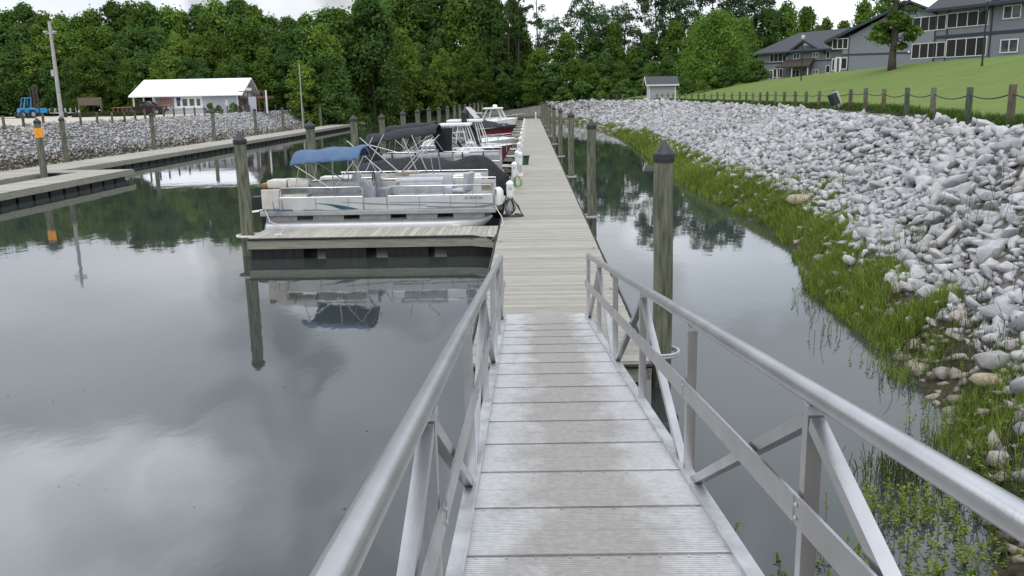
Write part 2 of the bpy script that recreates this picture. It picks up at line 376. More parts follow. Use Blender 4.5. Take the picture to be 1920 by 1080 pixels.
# water
wm = bpy.data.materials.new('water'); wm.use_nodes = True; t = wm.node_tree; n = t.nodes; l = t.links.new; b = n['Principled BSDF']
b.inputs['Base Color'].default_value = (.036, .044, .042, 1); b.inputs['Roughness'].default_value = .025; b.inputs['IOR'].default_value = 1.5
b.inputs['Specular IOR Level'].default_value = .5
ge = n.new('ShaderNodeNewGeometry')
h = None
for sc2, st, amp in ((1.4, (1, .55, 1), 1.0), (6., (1, .6, 1), .22), (.25, (1, 1, 1), 1.6)):
    mp = n.new('ShaderNodeMapping'); mp.inputs['Scale'].default_value = st; l(ge.outputs['Position'], mp.inputs['Vector'])
    no = n.new('ShaderNodeTexNoise'); no.inputs['Scale'].default_value = sc2; no.inputs['Detail'].default_value = 3; l(mp.outputs[0], no.inputs['Vector'])
    mu = n.new('ShaderNodeMath'); mu.operation = 'MULTIPLY'; mu.inputs[1].default_value = amp; l(no.outputs['Fac'], mu.inputs[0])
    if h is None: h = mu.outputs[0]
    else:
        ad = n.new('ShaderNodeMath'); ad.operation = 'ADD'; l(h, ad.inputs[0]); l(mu.outputs[0], ad.inputs[1]); h = ad.outputs[0]
bp = n.new('ShaderNodeBump'); bp.inputs['Strength'].default_value = .5; bp.inputs['Distance'].default_value = .005; l(h, bp.inputs['Height']); l(bp.outputs[0], b.inputs['Normal'])
mb = MB(); mb.box(-75, 12, -60, 175, -.02, 0.)
tag(mb.build('water', wm), 'calm grey green water of the boat basin', kind='structure')

k_ = 40; lx = RNG.uniform(-9, 0, k_); ly = RNG.uniform(4, 16, k_)+RNG.normal(0, .5, k_); cl_a = RNG.uniform(0, 6.28, k_); ls = RNG.uniform(.006, .014, k_)
lq = np.stack([np.stack([lx+ls*np.cos(cl_a+q*1.571)*(1 if q % 2 else 1.8), ly+ls*np.sin(cl_a+q*1.571)*(1 if q % 2 else 1.8), np.full(k_, .006)], 1) for q in range(4)], 1).reshape(-1, 3)
tag(link('floating_litter', np_mesh('floating_litter', lq, np.arange(k_*4).reshape(k_, 4), mat('dead_leaf', (.16, .13, .07), (.08, .06, .03), rough=.8))), 'tiny leaves and scum drifting on the near water', kind='stuff')

# ------------------------------------------------------------------ main dock
DX0, DX1, DY0, DY1, DZ = -.86, 1.52, 10.9, 139.5, .55
dock = thing('floating_dock', 'long straight wooden floating dock running away from the foot of the gangway', 'dock', (.3, DY0, 0))
def planks_y(x0, x1, y0, y1, z, w=.14, gap=.006, jit=.0):
    mb = MB(); y = y0
    while y < y1-.02:
        e0 = random.uniform(-.006, .006); mb.box(x0+e0, x1+e0, y, min(y+w-gap, y1), z-.035, z+random.uniform(-.0015, .0015)); y += w
    return mb
def planks_x(x0, x1, y0, y1, z, w=.14, gap=.007):
    mb = MB(); x = x0
    while x < x1-.02:
        e0 = random.uniform(-.006, .006); mb.box(x, min(x+w-gap, x1), y0+e0, y1+e0, z-.035, z+random.uniform(-.0015, .0015)); x += w
    return mb
planks_y(DX0+.03, DX1-.03, DY0, DY1, DZ).build('decking', M['plank'], dock)
mb = MB()
y = DY0
while y < DY1:
    y2 = min(y+6.1, DY1)
    for xs in (DX0, DX1-.05): mb.box(xs, xs+.05, y+.006, y2-.006, DZ-.27, DZ-.04)
    y = y2
mb.box(DX0+.06, DX1-.06, DY0-.055, DY0-.005, DZ-.27, DZ-.03)
mb.build('fascia', M['fascia'], dock)
mb = MB(); y = DY0+.05
while y < DY1-1:
    mb.bbox(DX0+.09, DX0+1.0, y, y+1.15, -.18, DZ-.06, .04); mb.bbox(DX1-1.0, DX1-.09, y, y+1.15, -.18, DZ-.06, .04)
    y += 1.22
mb.build('float', M['float'], dock)
mb = MB()
for xs in (DX0-.012, DX1+.012):
    pts = [(xs+random.uniform(-.006, .006), yy, DZ-.03+random.uniform(-.006, .006)) for yy in np.arange(DY0, DY1, .8)]
    mb.tube(pts, .022, 6)
mb.tube([(DX0, DY0-.08, DZ-.05), (DX1, DY0-.08, DZ-.05)], .03, 8)
mb.build('rubber_edge', M['rubber'], dock)
# cleats
def cleat(mb, x, y, z, ang=0):
    c, s = math.cos(ang), math.sin(ang)
    for k in (-.04, .04): mb.tube([(x+c*k, y+s*k, z), (x+c*k, y+s*k, z+.05)], .011, 6)
    mb.tube([(x-c*.13, y-s*.13, z+.055), (x-c*.05, y-s*.05, z+.06), (x+c*.05, y+s*.05, z+.06), (x+c*.13, y+s*.13, z+.055)], [.007, .013, .013, .007], 6)
for yy in (17.6, 20.6, 26.8, 31, 35.5, 40.5, 46, 53):
    mb = MB(); cleat(mb, DX0+.12, yy, DZ, R(90)); mb.build('cleat', M['alu_dull'], dock, smooth=True)
for yy in (15.2, 19.5, 31, 44, 58):
    mb = MB(); cleat(mb, DX1-.14, yy, DZ, R(90)); mb.build('cleat', M['alu_dull'], dock, smooth=True)
RP = [11.54, 25.4, 38.3, 51.5, 65.0, 78.5, 92, 105.5, 119, 132.5]
for yy in RP:
    mb = MB(); pts = [(DX1-.02, yy-.27, DZ-.09)]
    for k in range(13):
        a = -math.pi/2+math.pi*k/12; pts.append((1.75+.22*math.cos(a), yy+.24*math.sin(a), DZ-.09))
    pts.append((DX1-.02, yy+.27, DZ-.09))
    for dz in (0, .035): mb.tube([(p[0], p[1], p[2]+dz) for p in pts], .02, 8)
    mb.build('pile_hoop', M['lgrey'], dock, smooth=True)

# fingers
FP = [22.4, 29.7, 37.2, 44.3, 51.8, 58.6, 65.2, 72.5, 80.1, 87.6, 94.4, 102.3, 110.6, 119.2, 128., 138.]
ORD = ['first', 'second', 'third', 'fourth', 'fifth', 'sixth', 'seventh', 'eighth', 'ninth', 'tenth', 'eleventh', 'twelfth', 'thirteenth', 'fourteenth', 'fifteenth', 'sixteenth', 'seventeenth', 'eighteenth', 'nineteenth', 'twentieth']
FX0, FX1 = -7.15, DX0-.03
fr = thing('finger_pier', 'first narrow wooden finger pier from the gangway, open black floats showing under its board', 'pier', (FX0, 22.5, 0), 'finger piers on the left of the long dock')
fy0, fy1 = 21.76, 23.3
planks_x(FX0, FX1, fy0+.03, fy1-.03, DZ).build('decking', M['fplank'], fr)
mb = MB()
for ys in (fy0, fy1-.05): mb.box(FX0+.02, FX1-.01, ys, ys+.05, DZ-.28, DZ-.04)
mb.box(FX0-.03, FX0+.015, fy0+.05, fy1-.05, DZ-.28, DZ-.04)
mb.prism([(FX1-.6, fy0, DZ-.28), (FX1-.02, fy0, DZ-.28), (FX1-.02, fy0-.34, DZ-.28)], (0, 0, .235))
mb.build('fascia', M['fascia'], fr)
mb = MB(); mb.prism([(FX1-.62, fy0-.01, DZ-.036), (FX1-.02, fy0-.01, DZ-.036), (FX1-.02, fy0-.36, DZ-.036)], (0, 0, .036)); mb.build('corner_gusset', M['fplank'], fr)
mb = MB(); mb.tube([(FX0, fy0-.012, DZ-.03), (FX1-.75, fy0-.012, DZ-.03), (FX1-.55, fy0-.04, DZ-.03), (FX1-.25, fy0-.18, DZ-.03), (FX1-.06, fy0-.36, DZ-.03), (FX1-.03, fy0-.8, DZ-.03)], .028, 8); mb.build('rubber_edge', M['rubber'], fr)
mb = MB()
for a, b_ in ((-7.1, -5.76), (-5.22, -4.17), (-3.65, -2.6), (-2.15, -.93)):
    mb.bbox(a, b_, fy0+.07, fy1-.07, -.18, DZ-.06, .03)
    for k in range(1, 5):
        xx = a+(b_-a)*k/5; mb.box(xx-.008, xx+.008, fy0+.055, fy0+.075, -.1, DZ-.3)
mb.build('float', M['float'], fr)
mb = MB(); cleat(mb, -2.0, fy1-.2, DZ, 0); mb.build('cleat', M['white'], fr)
mb = MB(); cleat(mb, -6.4, fy0+.2, DZ, 0); mb.build('cleat', M['white'], fr)
mb = MB(); pts = []
for k in range(17):
    a = R(60)+R(240)*k/16; pts.append((-7.36+.26*math.cos(a), 22.45+.26*math.sin(a), DZ-.03))
pts = [(FX0, 22.72, DZ-.03)]+pts+[(FX0, 22.18, DZ-.03)]
mb.tube(pts, .035, 8); mb.build('pile_hoop', M['offwhite'], fr, smooth=True)
for i, fy in enumerate(FP[1:15]):
    c_ = copy_tree(fr); c_.location = (FX0, fy+.1, 0)
    c_['label'] = f'{ORD[i+1]} finger pier counted from the gangway, a weathered wooden strip behind {ORD[i]} finger pier' if i > 5 else f'{ORD[i+1]} finger pier counted from the gangway, weathered planks partly hidden by moored boats'

# pilings
def piling(x, y, top, r, label, group, bot=-1.2, tilt=(0, 0), spike=False):
    o = thing('mooring_piling', label, 'piling', (x, y, 0), group)
    mb = MB(); prof = []
    nz = 14; seg = 20; vs = []; 
    ph = random.random()*6
    for i in range(nz+1):
        z = bot+(top-.1-bot)*i/nz; rr = r*(1.05-.07*i/nz)
        for k in range(seg):
            a = 2*math.pi*k/seg; q = rr*(1+.02*math.sin(3*a+ph)+.012*math.sin(7*a+z*2+ph))
            vs.append((x+tilt[0]*z+q*math.cos(a)+.006*math.sin(z*2+ph), y+tilt[1]*z+q*math.sin(a), z))
    fs = [(i*seg+k, i*seg+(k+1) % seg, (i+1)*seg+(k+1) % seg, (i+1)*seg+k) for i in range(nz) for k in range(seg)]
    fs += [tuple(range(seg))[::-1], tuple(nz*seg+k for k in range(seg))]
    mb.add(vs, fs); mb.build('pole', M['pile'], o, smooth=True)
    mb = MB(); z0 = top-.2
    pr = [(r*1.09, -.03), (r*1.12, 0), (r*1.12, .07), (r*1.05, .085), (.02, .23), (.004, .25)]
    if spike: pr = pr[:-1]+[(.012, .26), (.006, .42)]
    mb.lathe((x+tilt[0]*z0, y+tilt[1]*z0, z0), pr, 20)
    mb.build('cap', M['cap'], o)
    return o
for i, yy in enumerate(RP):
    top = [3.27, 3.2, 3.22, 3.2, 3.18, 3.22, 3.15, 3.2, 3.15, 3.2][i]
    piling(1.75, yy, top, .128, f'{ORD[i]} capped wooden piling from the gangway along the right dock edge', 'pilings on the right of the long dock', tilt=(random.uniform(-.008, .008), 0))
for i, yy in enumerate(FP):
    top = [3.1, 3.22, 3.26, 3.18, 3.2, 3.22, 3.25, 3.2, 3.22, 3.2, 3.18, 3.2, 3.19, 3.2, 3.2, 3.1][i]
    piling(-7.36, yy+.05, top, .155, f'{ORD[i]} capped wooden piling counted from the gangway in the row at the finger pier ends', 'pilings at the finger pier ends', spike=i > 2)

# ------------------------------------------------------------------ gangway
G0 = Vector((.195, 13.0, .585)); gh = Vector((-.00995, .99995, 0)); SL = -.13259
grt = Vector((gh.y, -gh.x, 0)); gback = (-gh+Vector((0, 0, -SL))).normalized(); KS = math.hypot(1, SL)
gup = grt.cross(-gback).normalized()
def GP(off, s, hh): return G0+grt*off+Vector((-gh.x*s, -gh.y*s, -SL*s+hh))
gang = thing('gangway', 'sloping aluminium gangway with ribbed deck plates and tubular handrails in the foreground', 'gangway', G0)
SB = 15.2
pm = bpy.data.materials.new('ribbed_aluminium_plate'); pm.use_nodes = True; t = pm.node_tree; n = t.nodes; l = t.links.new; b = n['Principled BSDF']
ge = n.new('ShaderNodeNewGeometry'); sx = n.new('ShaderNodeSeparateXYZ'); l(ge.outputs['Position'], sx.inputs[0])
# worn, dirty walking strip with ragged edges
a1 = n.new('ShaderNodeMath'); a1.operation = 'SUBTRACT'; l(sx.outputs['X'], a1.inputs[0]); a1.inputs[1].default_value = .27
a2 = n.new('ShaderNodeMath'); a2.operation = 'ABSOLUTE'; l(a1.outputs[0], a2.inputs[0])
no = n.new('ShaderNodeTexNoise'); no.inputs['Scale'].default_value = 4; no.inputs['Detail'].default_value = 6; no.inputs['Roughness'].default_value = .6
mp = n.new('ShaderNodeMapping'); mp.inputs['Scale'].default_value = (1, .55, 1); l(ge.outputs['Position'], mp.inputs['Vector']); l(mp.outputs[0], no.inputs['Vector'])
a3 = n.new('ShaderNodeMath'); a3.operation = 'MULTIPLY_ADD'; l(no.outputs['Fac'], a3.inputs[0]); a3.inputs[1].default_value = -.75; a3.inputs[2].default_value = .375
a4 = n.new('ShaderNodeMath'); a4.operation = 'ADD'; l(a2.outputs[0], a4.inputs[0]); l(a3.outputs[0], a4.inputs[1])
mr = n.new('ShaderNodeMapRange'); l(a4.outputs[0], mr.inputs['Value']); mr.inputs['From Min'].default_value = .22; mr.inputs['From Max'].default_value = .50; mr.inputs['To Min'].default_value = 1; mr.inputs['To Max'].default_value = 0
n5 = n.new('ShaderNodeTexNoise'); n5.inputs['Scale'].default_value = 26; n5.inputs['Detail'].default_value = 5; l(ge.outputs['Position'], n5.inputs['Vector'])
r1 = n.new('ShaderNodeValToRGB'); l(n5.outputs['Fac'], r1.inputs[0]); r1.color_ramp.elements[0].color = (.50, .498, .50, 1); r1.color_ramp.elements[1].color = (.61, .608, .61, 1); r1.color_ramp.elements[0].position = .3; r1.color_ramp.elements[1].position = .6
r2 = n.new('ShaderNodeValToRGB'); l(n5.outputs['Fac'], r2.inputs[0]); r2.color_ramp.elements[0].color = (.29, .272, .257, 1); r2.color_ramp.elements[1].color = (.375, .355, .337, 1); r2.color_ramp.elements[0].position = .3; r2.color_ramp.elements[1].position = .7
mxn = n.new('ShaderNodeMix'); mxn.data_type = 'RGBA'; l(mr.outputs[0], mxn.inputs['Factor']); l(r1.outputs[0], mxn.inputs[6]); l(r2.outputs[0], mxn.inputs[7]); l(mxn.outputs[2], b.inputs['Base Color'])
mrr = n.new('ShaderNodeMapRange'); l(mr.outputs[0], mrr.inputs['Value']); mrr.inputs['To Min'].default_value = .42; mrr.inputs['To Max'].default_value = .6; l(mrr.outputs[0], b.inputs['Roughness'])
mrm = n.new('ShaderNodeMapRange'); l(mr.outputs[0], mrm.inputs['Value']); mrm.inputs['To Min'].default_value = .55; mrm.inputs['To Max'].default_value = .25; l(mrm.outputs[0], b.inputs['Metallic'])
wv = n.new('ShaderNodeTexWave'); wv.wave_type = 'BANDS'; wv.bands_direction = 'Y'; wv.inputs['Scale'].default_value = 14; l(ge.outputs['Position'], wv.inputs['Vector'])
bp = n.new('ShaderNodeBump'); bp.inputs['Strength'].default_value = .8; bp.inputs['Distance'].default_value = .006; l(wv.outputs['Fac'], bp.inputs['Height']); l(bp.outputs[0], b.inputs['Normal'])
s = 0.02
mbs = []
for k in range(23):
    s0 = -.02+.664*k if k else -.02
    s1 = .664*(k+1)-.02-.014
    mb = MB()
    for a, b_ in ((s0, (s0+s1)/2-.0015), ((s0+s1)/2+.0015, s1)):
        A, B = GP(-.62, a, 0), GP(-.62, b_, 0); C_, D_ = GP(.62, b_, 0), GP(.62, a, 0); dn = -gup*.03
        mb.add([A, B, C_, D_, A+dn, B+dn, C_+dn, D_+dn], [(0, 1, 2, 3), (7, 6, 5, 4), (0, 4, 5, 1), (1, 5, 6, 2), (2, 6, 7, 3), (3, 7, 4, 0)])
    # rolled lip with self-tapping screws along the joint
    A, B = GP(-.61, s1-.006, .004), GP(.61, s1-.006, .004); mb.bar(A, B, .012, .008)
    for q in range(9):
        p = GP(-.56+q*.14+random.uniform(-.01, .01), s0+.02, .003); mb.lathe(p, [(.007, 0), (.006, .004)], 6)
    mb.build('deck_plate', pm, gang)
mb = MB()
A, B = GP(-.6, -.55, -.575+.5+.07), GP(0, -.02, 0)
mb.add([GP(-.6, -.02, 0.0), GP(.6, -.02, 0.0), Vector((G0.x+.62, 13.42, .562)), Vector((G0.x-.62, 13.42, .562)), GP(-.6, -.02, -.02), GP(.6, -.02, -.02), Vector((G0.x+.62, 13.42, .556)), Vector((G0.x-.62, 13.42, .556))],
       [(0, 1, 2, 3), (7, 6, 5, 4), (0, 4, 5, 1), (1, 5, 6, 2), (2, 6, 7, 3), (3, 7, 4, 0)])
mb.build('transition_plate', pm, gang)
PS = [-.2, 1.68, 3.7, 5.86, 7.96, 10.12, 12.25, 14.4]
for sd_ in (-1, 1):
    sname = 'side_beam'
    mb = MB(); mb.bar(GP(sd_*.655, -.25, -.06), GP(sd_*.655, SB, -.06), .07, .15, gup); mb.bar(GP(sd_*.615, -.2, .012), GP(sd_*.615, SB, .012), .012, .03, gup)
    mb.build('side_beam', M['alu_dull'], gang)
    mb = MB(); e_ = GP(sd_*.67, -.26, .97)
    pts = [GP(sd_*.67, -.2, .93), GP(sd_*.67, -.27, .955), GP(sd_*.67, -.2, .985)] if False else []
    mb.tube([GP(sd_*.67, -.28, .955), GP(sd_*.67, 4, .955), GP(sd_*.67, 9, .955), GP(sd_*.67, SB, .955)], .038, 20)
    mb.build('handrail', M['alu'], gang, smooth=True)
    mb = MB(); mb.bar(GP(sd_*.62, -.25, .535), GP(sd_*.62, SB, .535), .012, .105, gup)
    for ss in PS: 
        mb.bar(GP(sd_*.613, ss-.002, .48), GP(sd_*.613, ss-.002, .59), .004, .006)
    mb.build('middle_rail', M['alu'], gang)
    for i, ss in enumerate(PS):
        mb = MB(); lo = -.13; mb.bar(GP(sd_*.665, ss, lo), GP(sd_*.665, ss, .93), .055, .055, (0, 1, 0))
        mb.build('rail_post', M['alu'], gang)
        mb = MB(); mb.bar(GP(sd_*.667, ss, .895), GP(sd_*.667, ss, .925), .072, .072, (0, 1, 0)); mb.build('weld_collar', M['alu_dull'], gang)
        mb = MB()
        for hb_ in (.51, .56):
            c0 = GP(sd_*.612, ss+.03, hb_); mb.tube([c0, c0-grt*sd_*.008], .009, 8)
        mb.build('bolt_pair', M['alu_dull'], gang)
    for i in range(len(PS)-1):
        a, b_ = PS[i], PS[i+1]
        mb = MB()
        if i % 2: mb.bar(GP(sd_*.665, a+.035, .86), GP(sd_*.665, b_-.03, -.07), .05, .05, (1, 0, 0))
        else: mb.bar(GP(sd_*.665, a+.035, -.07), GP(sd_*.665, b_-.03, .86), .05, .05, (1, 0, 0))
        mb.build('brace', M['alu'], gang)
    mb = MB()
    for ss in PS: 
        p = GP(sd_*.66, ss-.05, -.16); mb.bar(p, p+Vector((0, .1, 0)), .09, .02)
    mb.build('foot_plate', M['alu_dull'], gang)

# ------------------------------------------------------------------ left dock
ld = thing('walkway_dock', 'long floating wooden walkway along the foot of the left rock bank', 'dock', (-26.5, 20, 0))
LX0, LX1 = -28.1, -25.1
planks_y(LX0, LX1, 8, 150, .55, w=.3, gap=.01).build('decking', M['plank'], ld)
mb = MB(); y = 8
while y < 149:
    y2 = min(y+6.1, 150)
    mb.box(LX1, LX1+.05, y+.02, y2-.02, .26, .5); mb.box(LX0-.05, LX0, y+.02, y2-.02, .26, .5); y = y2
mb.box(LX0, LX1, 150.01, 150.06, .26, .5)
mb.build('fascia', M['fascia'], ld)
mb = MB(); y = 8.1
while y < 149:
    mb.bbox(LX1-1.1, LX1-.04, y, y+1.05, -.18, .3, .03); y += 1.25
mb.build('float', M['float'], ld)
lp = thing('pier_head', 'pale wooden floating pier spur in front of the left walkway', 'pier', (-22.2, 30, 0))
PX0, PX1 = -23.3, -21.1
mb = planks_y(PX0, PX1, 12, 46.6, .55, w=.3, gap=.01); mb.box(LX1+.06, PX0-.002, 45.1, 46.6, .515, .55); mb.build('decking', M['plank'], lp)
mb = MB(); y = 12.
for y, y2 in ((12, 18.2), (18.2, 24.3), (24.3, 30.4), (30.4, 36.5), (36.5, 42.5), (42.5, 46.6)): mb.box(PX1, PX1+.05, y+.02, y2-.02, .26, .5); mb.box(PX0-.05, PX0, y+.02, min(y2-.02, 45), .26, .5)
mb.box(PX0, PX1+.05, 46.6, 46.65, .26, .5); mb.build('fascia', M['fascia'], lp)
mb = MB(); y = 12.1
while y < 45.8:
    mb.bbox(PX1-1.1, PX1-.04, y, y+1.05, -.18, .3, .03); y += 1.25
mb.build('float', M['float'], lp)
yp = piling(-24.7, 44.4, 3.3, .165, 'wooden piling wrapped with a bright yellow board, beside the pier spur at far left', None)
mb = MB(); mb.lathe((-24.7, 44.4, 2.35), [(.185, 0), (.185, .5)], 20); mb.bbox(-24.6, -24.38, 44.2, 44.24, 2.37, 2.83, .005)
mb.build('yellow_board', mat('yellow_board', (.85, .38, .02), (.7, .28, .015), rough=.5, scale=8), yp)
LP = [(-28.4, 53.8), (-28.5, 66.9), (-28.6, 80.3), (-28.6, 92.7), (-28.5, 102.8), (-28.7, 113), (-28.8, 122.9), (-28.7, 133), (-28.7, 142), (-25, 150.4)]
for i, (x, y) in enumerate(LP):
    piling(x, y, 3.25, .16, f'{ORD[i]} wooden piling behind the left walkway, counted from the yellow-boarded one', 'pilings behind the left walkway', tilt=(random.uniform(-.01, .01), 0))

# ------------------------------------------------------------------ pontoon boats
def bimini(x0, x1, y0, y1, ztop, zedge, m, parent, px, pz, bows=True, fold=False, slope=0.):
    """stretched canvas over tube bows that fan out of a pivot on each rail"""
    if not fold:
        def fn(u, v):
            x = x0+(x1-x0)*u; y = y0+(y1-y0)*v; q = abs(2*v-1)
            z = zedge+(ztop-zedge)*(1-q**3.2)+slope*(u-.5)
            sag = .05*math.sin(math.pi*u*2)**2
            end = -.05*(max(0, 1-u/.07)**2+max(0, (u-.93)/.07)**2)
            return (x+.05*(1-q)*(2*u-1), y, z-sag*(1-q**2)+end+.012*math.sin(u*31+v*9)*math.sin(v*17+u*5)-.02*q**6*math.sin(u*23)**2)
        mb = MB(); mb.grid(fn, 60, 24); mb.build('canopy', m, parent, smooth=True, thick=.02)
    for yy in (y0+.03, y1-.03):
        mb = MB()
        for xt, zt in ((x0+.08, zedge-.5*slope), (x1-.08, zedge+.5*slope), (x0+(x1-x0)*.62, zedge)):
            mb.tube([(px, yy, pz), (xt, yy, zt)], .016, 6)
        mb.tube([(x0+.25, yy, zedge-.02-.5*slope), (x0+.1, yy, pz+.1)], .012, 6); mb.tube([(x1-.2, yy, zedge+.5*slope), (x1+.25, yy, pz+.1)], .01, 6)
        mb.build('canopy_frame', M['alu'], parent, smooth=True)
    if not bows: return
    mb = MB()
    for xt, zs in ((x0+.05, -.5), (x0+(x1-x0)*.62, .1), (x1-.05, .5)):
        pts = []
        for k in range(13):
            v = k/12; q = abs(2*v-1); pts.append((xt, y0+.03+(y1-y0-.06)*v, zedge+(ztop-zedge)*(1-q**3.2)+slope*zs-.09))
        mb.tube(pts, .016, 6)
    mb.build('canopy_bow', M['alu'], parent, smooth=True)
def outboard(x, y, z, parent, s=1., d=-1, m=None):
    """outboard motor hanging off the stern; d = way it points"""
    mb = MB(); a = lambda px, pz: (x+d*px*s, y-.14*s, z+pz*s)
    mb.prism([a(.05, .1), a(.5, .02), a(.62, .22), a(.5, .48), a(.1, .5), a(0, .3)], (0, .28*s, 0))
    mb.prism([(x+d*.12*s, y-.05*s, z+.12*s), (x+d*.34*s, y-.05*s, z+.1*s), (x+d*.3*s, y-.05*s, z-.75*s), (x+d*.16*s, y-.05*s, z-.75*s)], (0, .1*s, 0))
    o = mb.build('outboard_motor', m or M['motor'], parent)
    bv = o.modifiers.new('b', 'BEVEL'); bv.width = .035*s; bv.segments = 3
def seat(mb, x0, x1, y0, y1, z0, hb=.35, back=None):
    mb.bbox(x0, x1, y0, y1, z0, z0+.42, .04)
    if back == 'x0': mb.bbox(x0, x0+.16, y0, y1, z0+.4, z0+.42+hb, .05)
    if back == 'x1': mb.bbox(x1-.16, x1, y0, y1, z0+.4, z0+.42+hb, .05)
    if back == 'y0': mb.bbox(x0, x1, y0, y0+.16, z0+.4, z0+.42+hb, .05)
    if back == 'y1': mb.bbox(x0, x1, y1-.16, y1, z0+.4, z0+.42+hb, .05)
def seats(parent, name, m, *specs):
    """each seat or cushion its own mesh; 5-7 numbers make a seat, 6 numbers plus 'box' a cushion"""
    for sp_ in specs:
        mb = MB()
        if sp_[0] == 'box': mb.bbox(*sp_[1:7], sp_[7] if len(sp_) > 7 else .06)
        else: seat(mb, *sp_)
        mb.build(name, m, parent, smooth=True)
def pontoon_boat(x0, x1, y0, y1, label, panel, ph=.62, zdeck=.86, first=False, grp='pontoon boats on the left of the long dock'):
    o = thing('pontoon_boat', label, 'pontoon boat', ((x0+x1)/2, (y0+y1)/2, 0), grp)
    for yc in (y0+.36, y1-.36):
        mb = MB(); pts = []; rs = []
        xs = [x0+.05, x0+.12, x1-1.5, x1-1.1, x1-.75, x1-.42, x1-.2, x1-.1]
        zc = [.40, .40, .40, .42, .47, .56, .65, .70]; rr = [.20, .30, .30, .29, .25, .17, .08, .02]
        mb.tube([(a, yc, b_) for a, b_ in zip(xs, zc)], rr, 20)
        mb.build('pontoon_tube', M['panel'] if first else M['alu_dull'], o, smooth=True)
    mb = MB()
    L_ = x1-x0; k = 0; a = x0+.1
    while a < x1-.7:
        mb.box(a, a+.86, y0+.22, y0+.24, .66, zdeck-.02); mb.box(a, a+.86, y1-.24, y1-.22, .66, zdeck-.02)
        mb.box(a+.3, a+.36, y0+.24, y1-.24, .68, zdeck-.02); a += 1.3
    mb.build('bracket_skirt', M['alu_dull'], o)
    mb = MB(); mb.box(x0+.02, x1-.05, y0+.06, y1-.06, zdeck, zdeck+.03); mb.build('deck', M['grey'], o)
    mb = MB()
    for yy in (y0, y1-.05): mb.bbox(x0, x1, yy, yy+.05, zdeck-.04, zdeck+.09, .012)
    mb.bbox(x1-.04, x1+.01, y0+.05, y1-.05, zdeck-.04, zdeck+.09, .012); mb.bbox(x0-.01, x0+.04, y0+.05, y1-.05, zdeck-.04, zdeck+.09, .012)
    mb.build('deck_edge', M['alu'], o)
    zt = zdeck+.1
    mb = MB()
    segs = [(x0+.55, x0+L_*.44), (x0+L_*.545, x1-.06)]
    for a, b_ in segs: mb.bbox(a, b_, y0+.04, y0+.07, zt, zt+ph*.55, .008)
    mb.bbox(x0+.35, x1-.06, y1-.07, y1-.04, zt, zt+ph*.9, .008)
    mb.bbox(x1-.09, x1-.06, y0+.08, y1-.08, zt, zt+ph*.55, .008)
    mb.build('side_panel', panel, o)
    mb = MB()
    mb.bbox(x0+L_*.445, x0+L_*.54, y0+.045, y0+.07, zt+.01, zt+ph*.52, .008); mb.build('gate', panel, o)
    mb = MB()
    for a, b_ in segs:
        mb.tube([(a, y0+.055, zt), (a, y0+.055, zt+ph-.07), (a+.07, y0+.055, zt+ph), (b_-.07, y0+.055, zt+ph), (b_, y0+.055, zt+ph-.07), (b_, y0+.055, zt)], .016, 6)
        q = a
        while q < b_-.3: q += .78; mb.tube([(min(q, b_), y0+.055, zt), (min(q, b_), y0+.055, zt+ph)], .013, 6)
        mb.tube([(a, y0+.055, zt+ph*.58), (b_, y0+.055, zt+ph*.58)], .013, 6)
    mb.tube([(x0+.35, y1-.055, zt+ph), (x1-.06, y1-.055, zt+ph), (x1-.06, y0+.055, zt+ph)], .016, 6)
    for q in np.arange(x0+.4, x1, .8): mb.tube([(q, y1-.055, zt), (q, y1-.055, zt+ph)], .013, 6)
    mb.build('guard_rail', M['alu'], o, smooth=True)
    return o, zt
# nearest one, blue canopy
b1, zt = pontoon_boat(-7.45, -.98, 23.9, 26.3, 'silver pontoon boat with a bright blue canopy, moored nearest the gangway', M['panel'], first=True)
mb = MB(); y_ = 23.935
def swoosh(pts_t, pts_b, m, name):
    mb = MB(); n_ = len(pts_t); vs = []
    for (a, b_) in zip(pts_t, pts_b): vs += [(a[0], y_, a[1]), (b_[0], y_, b_[1]), (a[0], y_+.008, a[1]), (b_[0], y_+.008, b_[1])]
    fs = []
    for i in range(n_-1):
        j = i*4; fs += [(j, j+4, j+5, j+1), (j+2, j+3, j+7, j+6), (j, j+2, j+6, j+4), (j+1, j+5, j+7, j+3)]
    mb.add(vs, fs); mb.build(name, m, b1)
def pz(px, py): p = atY(px, py, y_); return (p.x, p.z)
swoosh([pz(*q) for q in ((590, 381), (612, 382), (628, 383.5), (645, 386), (660, 389), (672, 391.6))],
       [pz(*q) for q in ((590, 381.4), (612, 384), (625, 387.5), (634, 391), (641, 393), (672, 392))], M['teal'], 'teal_swoosh')
swoosh([pz(*q) for q in ((640, 378.5), (700, 381), (760, 383), (800, 383.5))], [pz(*q) for q in ((640, 379.5), (700, 383), (760, 385), (800, 385))], M['stripe'], 'stripe')
y_ = 23.934
swoosh([pz(*q) for q in ((800, 386), (850, 387), (890, 386), (926, 382))], [pz(*q) for q in ((800, 388), (850, 391.5), (890, 391), (926, 386))], M['stripe'], 'stripe')
swoosh([pz(*q) for q in ((730, 379), (800, 378.5), (860, 379.5), (926, 380.5))], [pz(*q) for q in ((730, 380), (800, 380), (860, 381.5), (926, 382.5))], M['stripe'], 'stripe')
p = atY(569, 396.6, 23.93); lettering('BENNINGTON', .085, (p.x, 23.934, p.z), (1, 0, 0), (0, 0, 1), M['stripe'], b1, depth=.002)
p = atY(871, 373.5, 23.93); lettering('SC 9575 DN', .095, (p.x, 23.934, p.z), (1, 0, 0), (0, 0, 1), M['ink'], b1, name='registration_number', depth=.002)
seats(b1, 'stern_lounge', M['offwhite'], (-7.3, -6.15, 24.05, 24.65, .96, .3), ('box', -7.3, -6.75, 24.75, 26.1, 1.3, 1.68, .08))
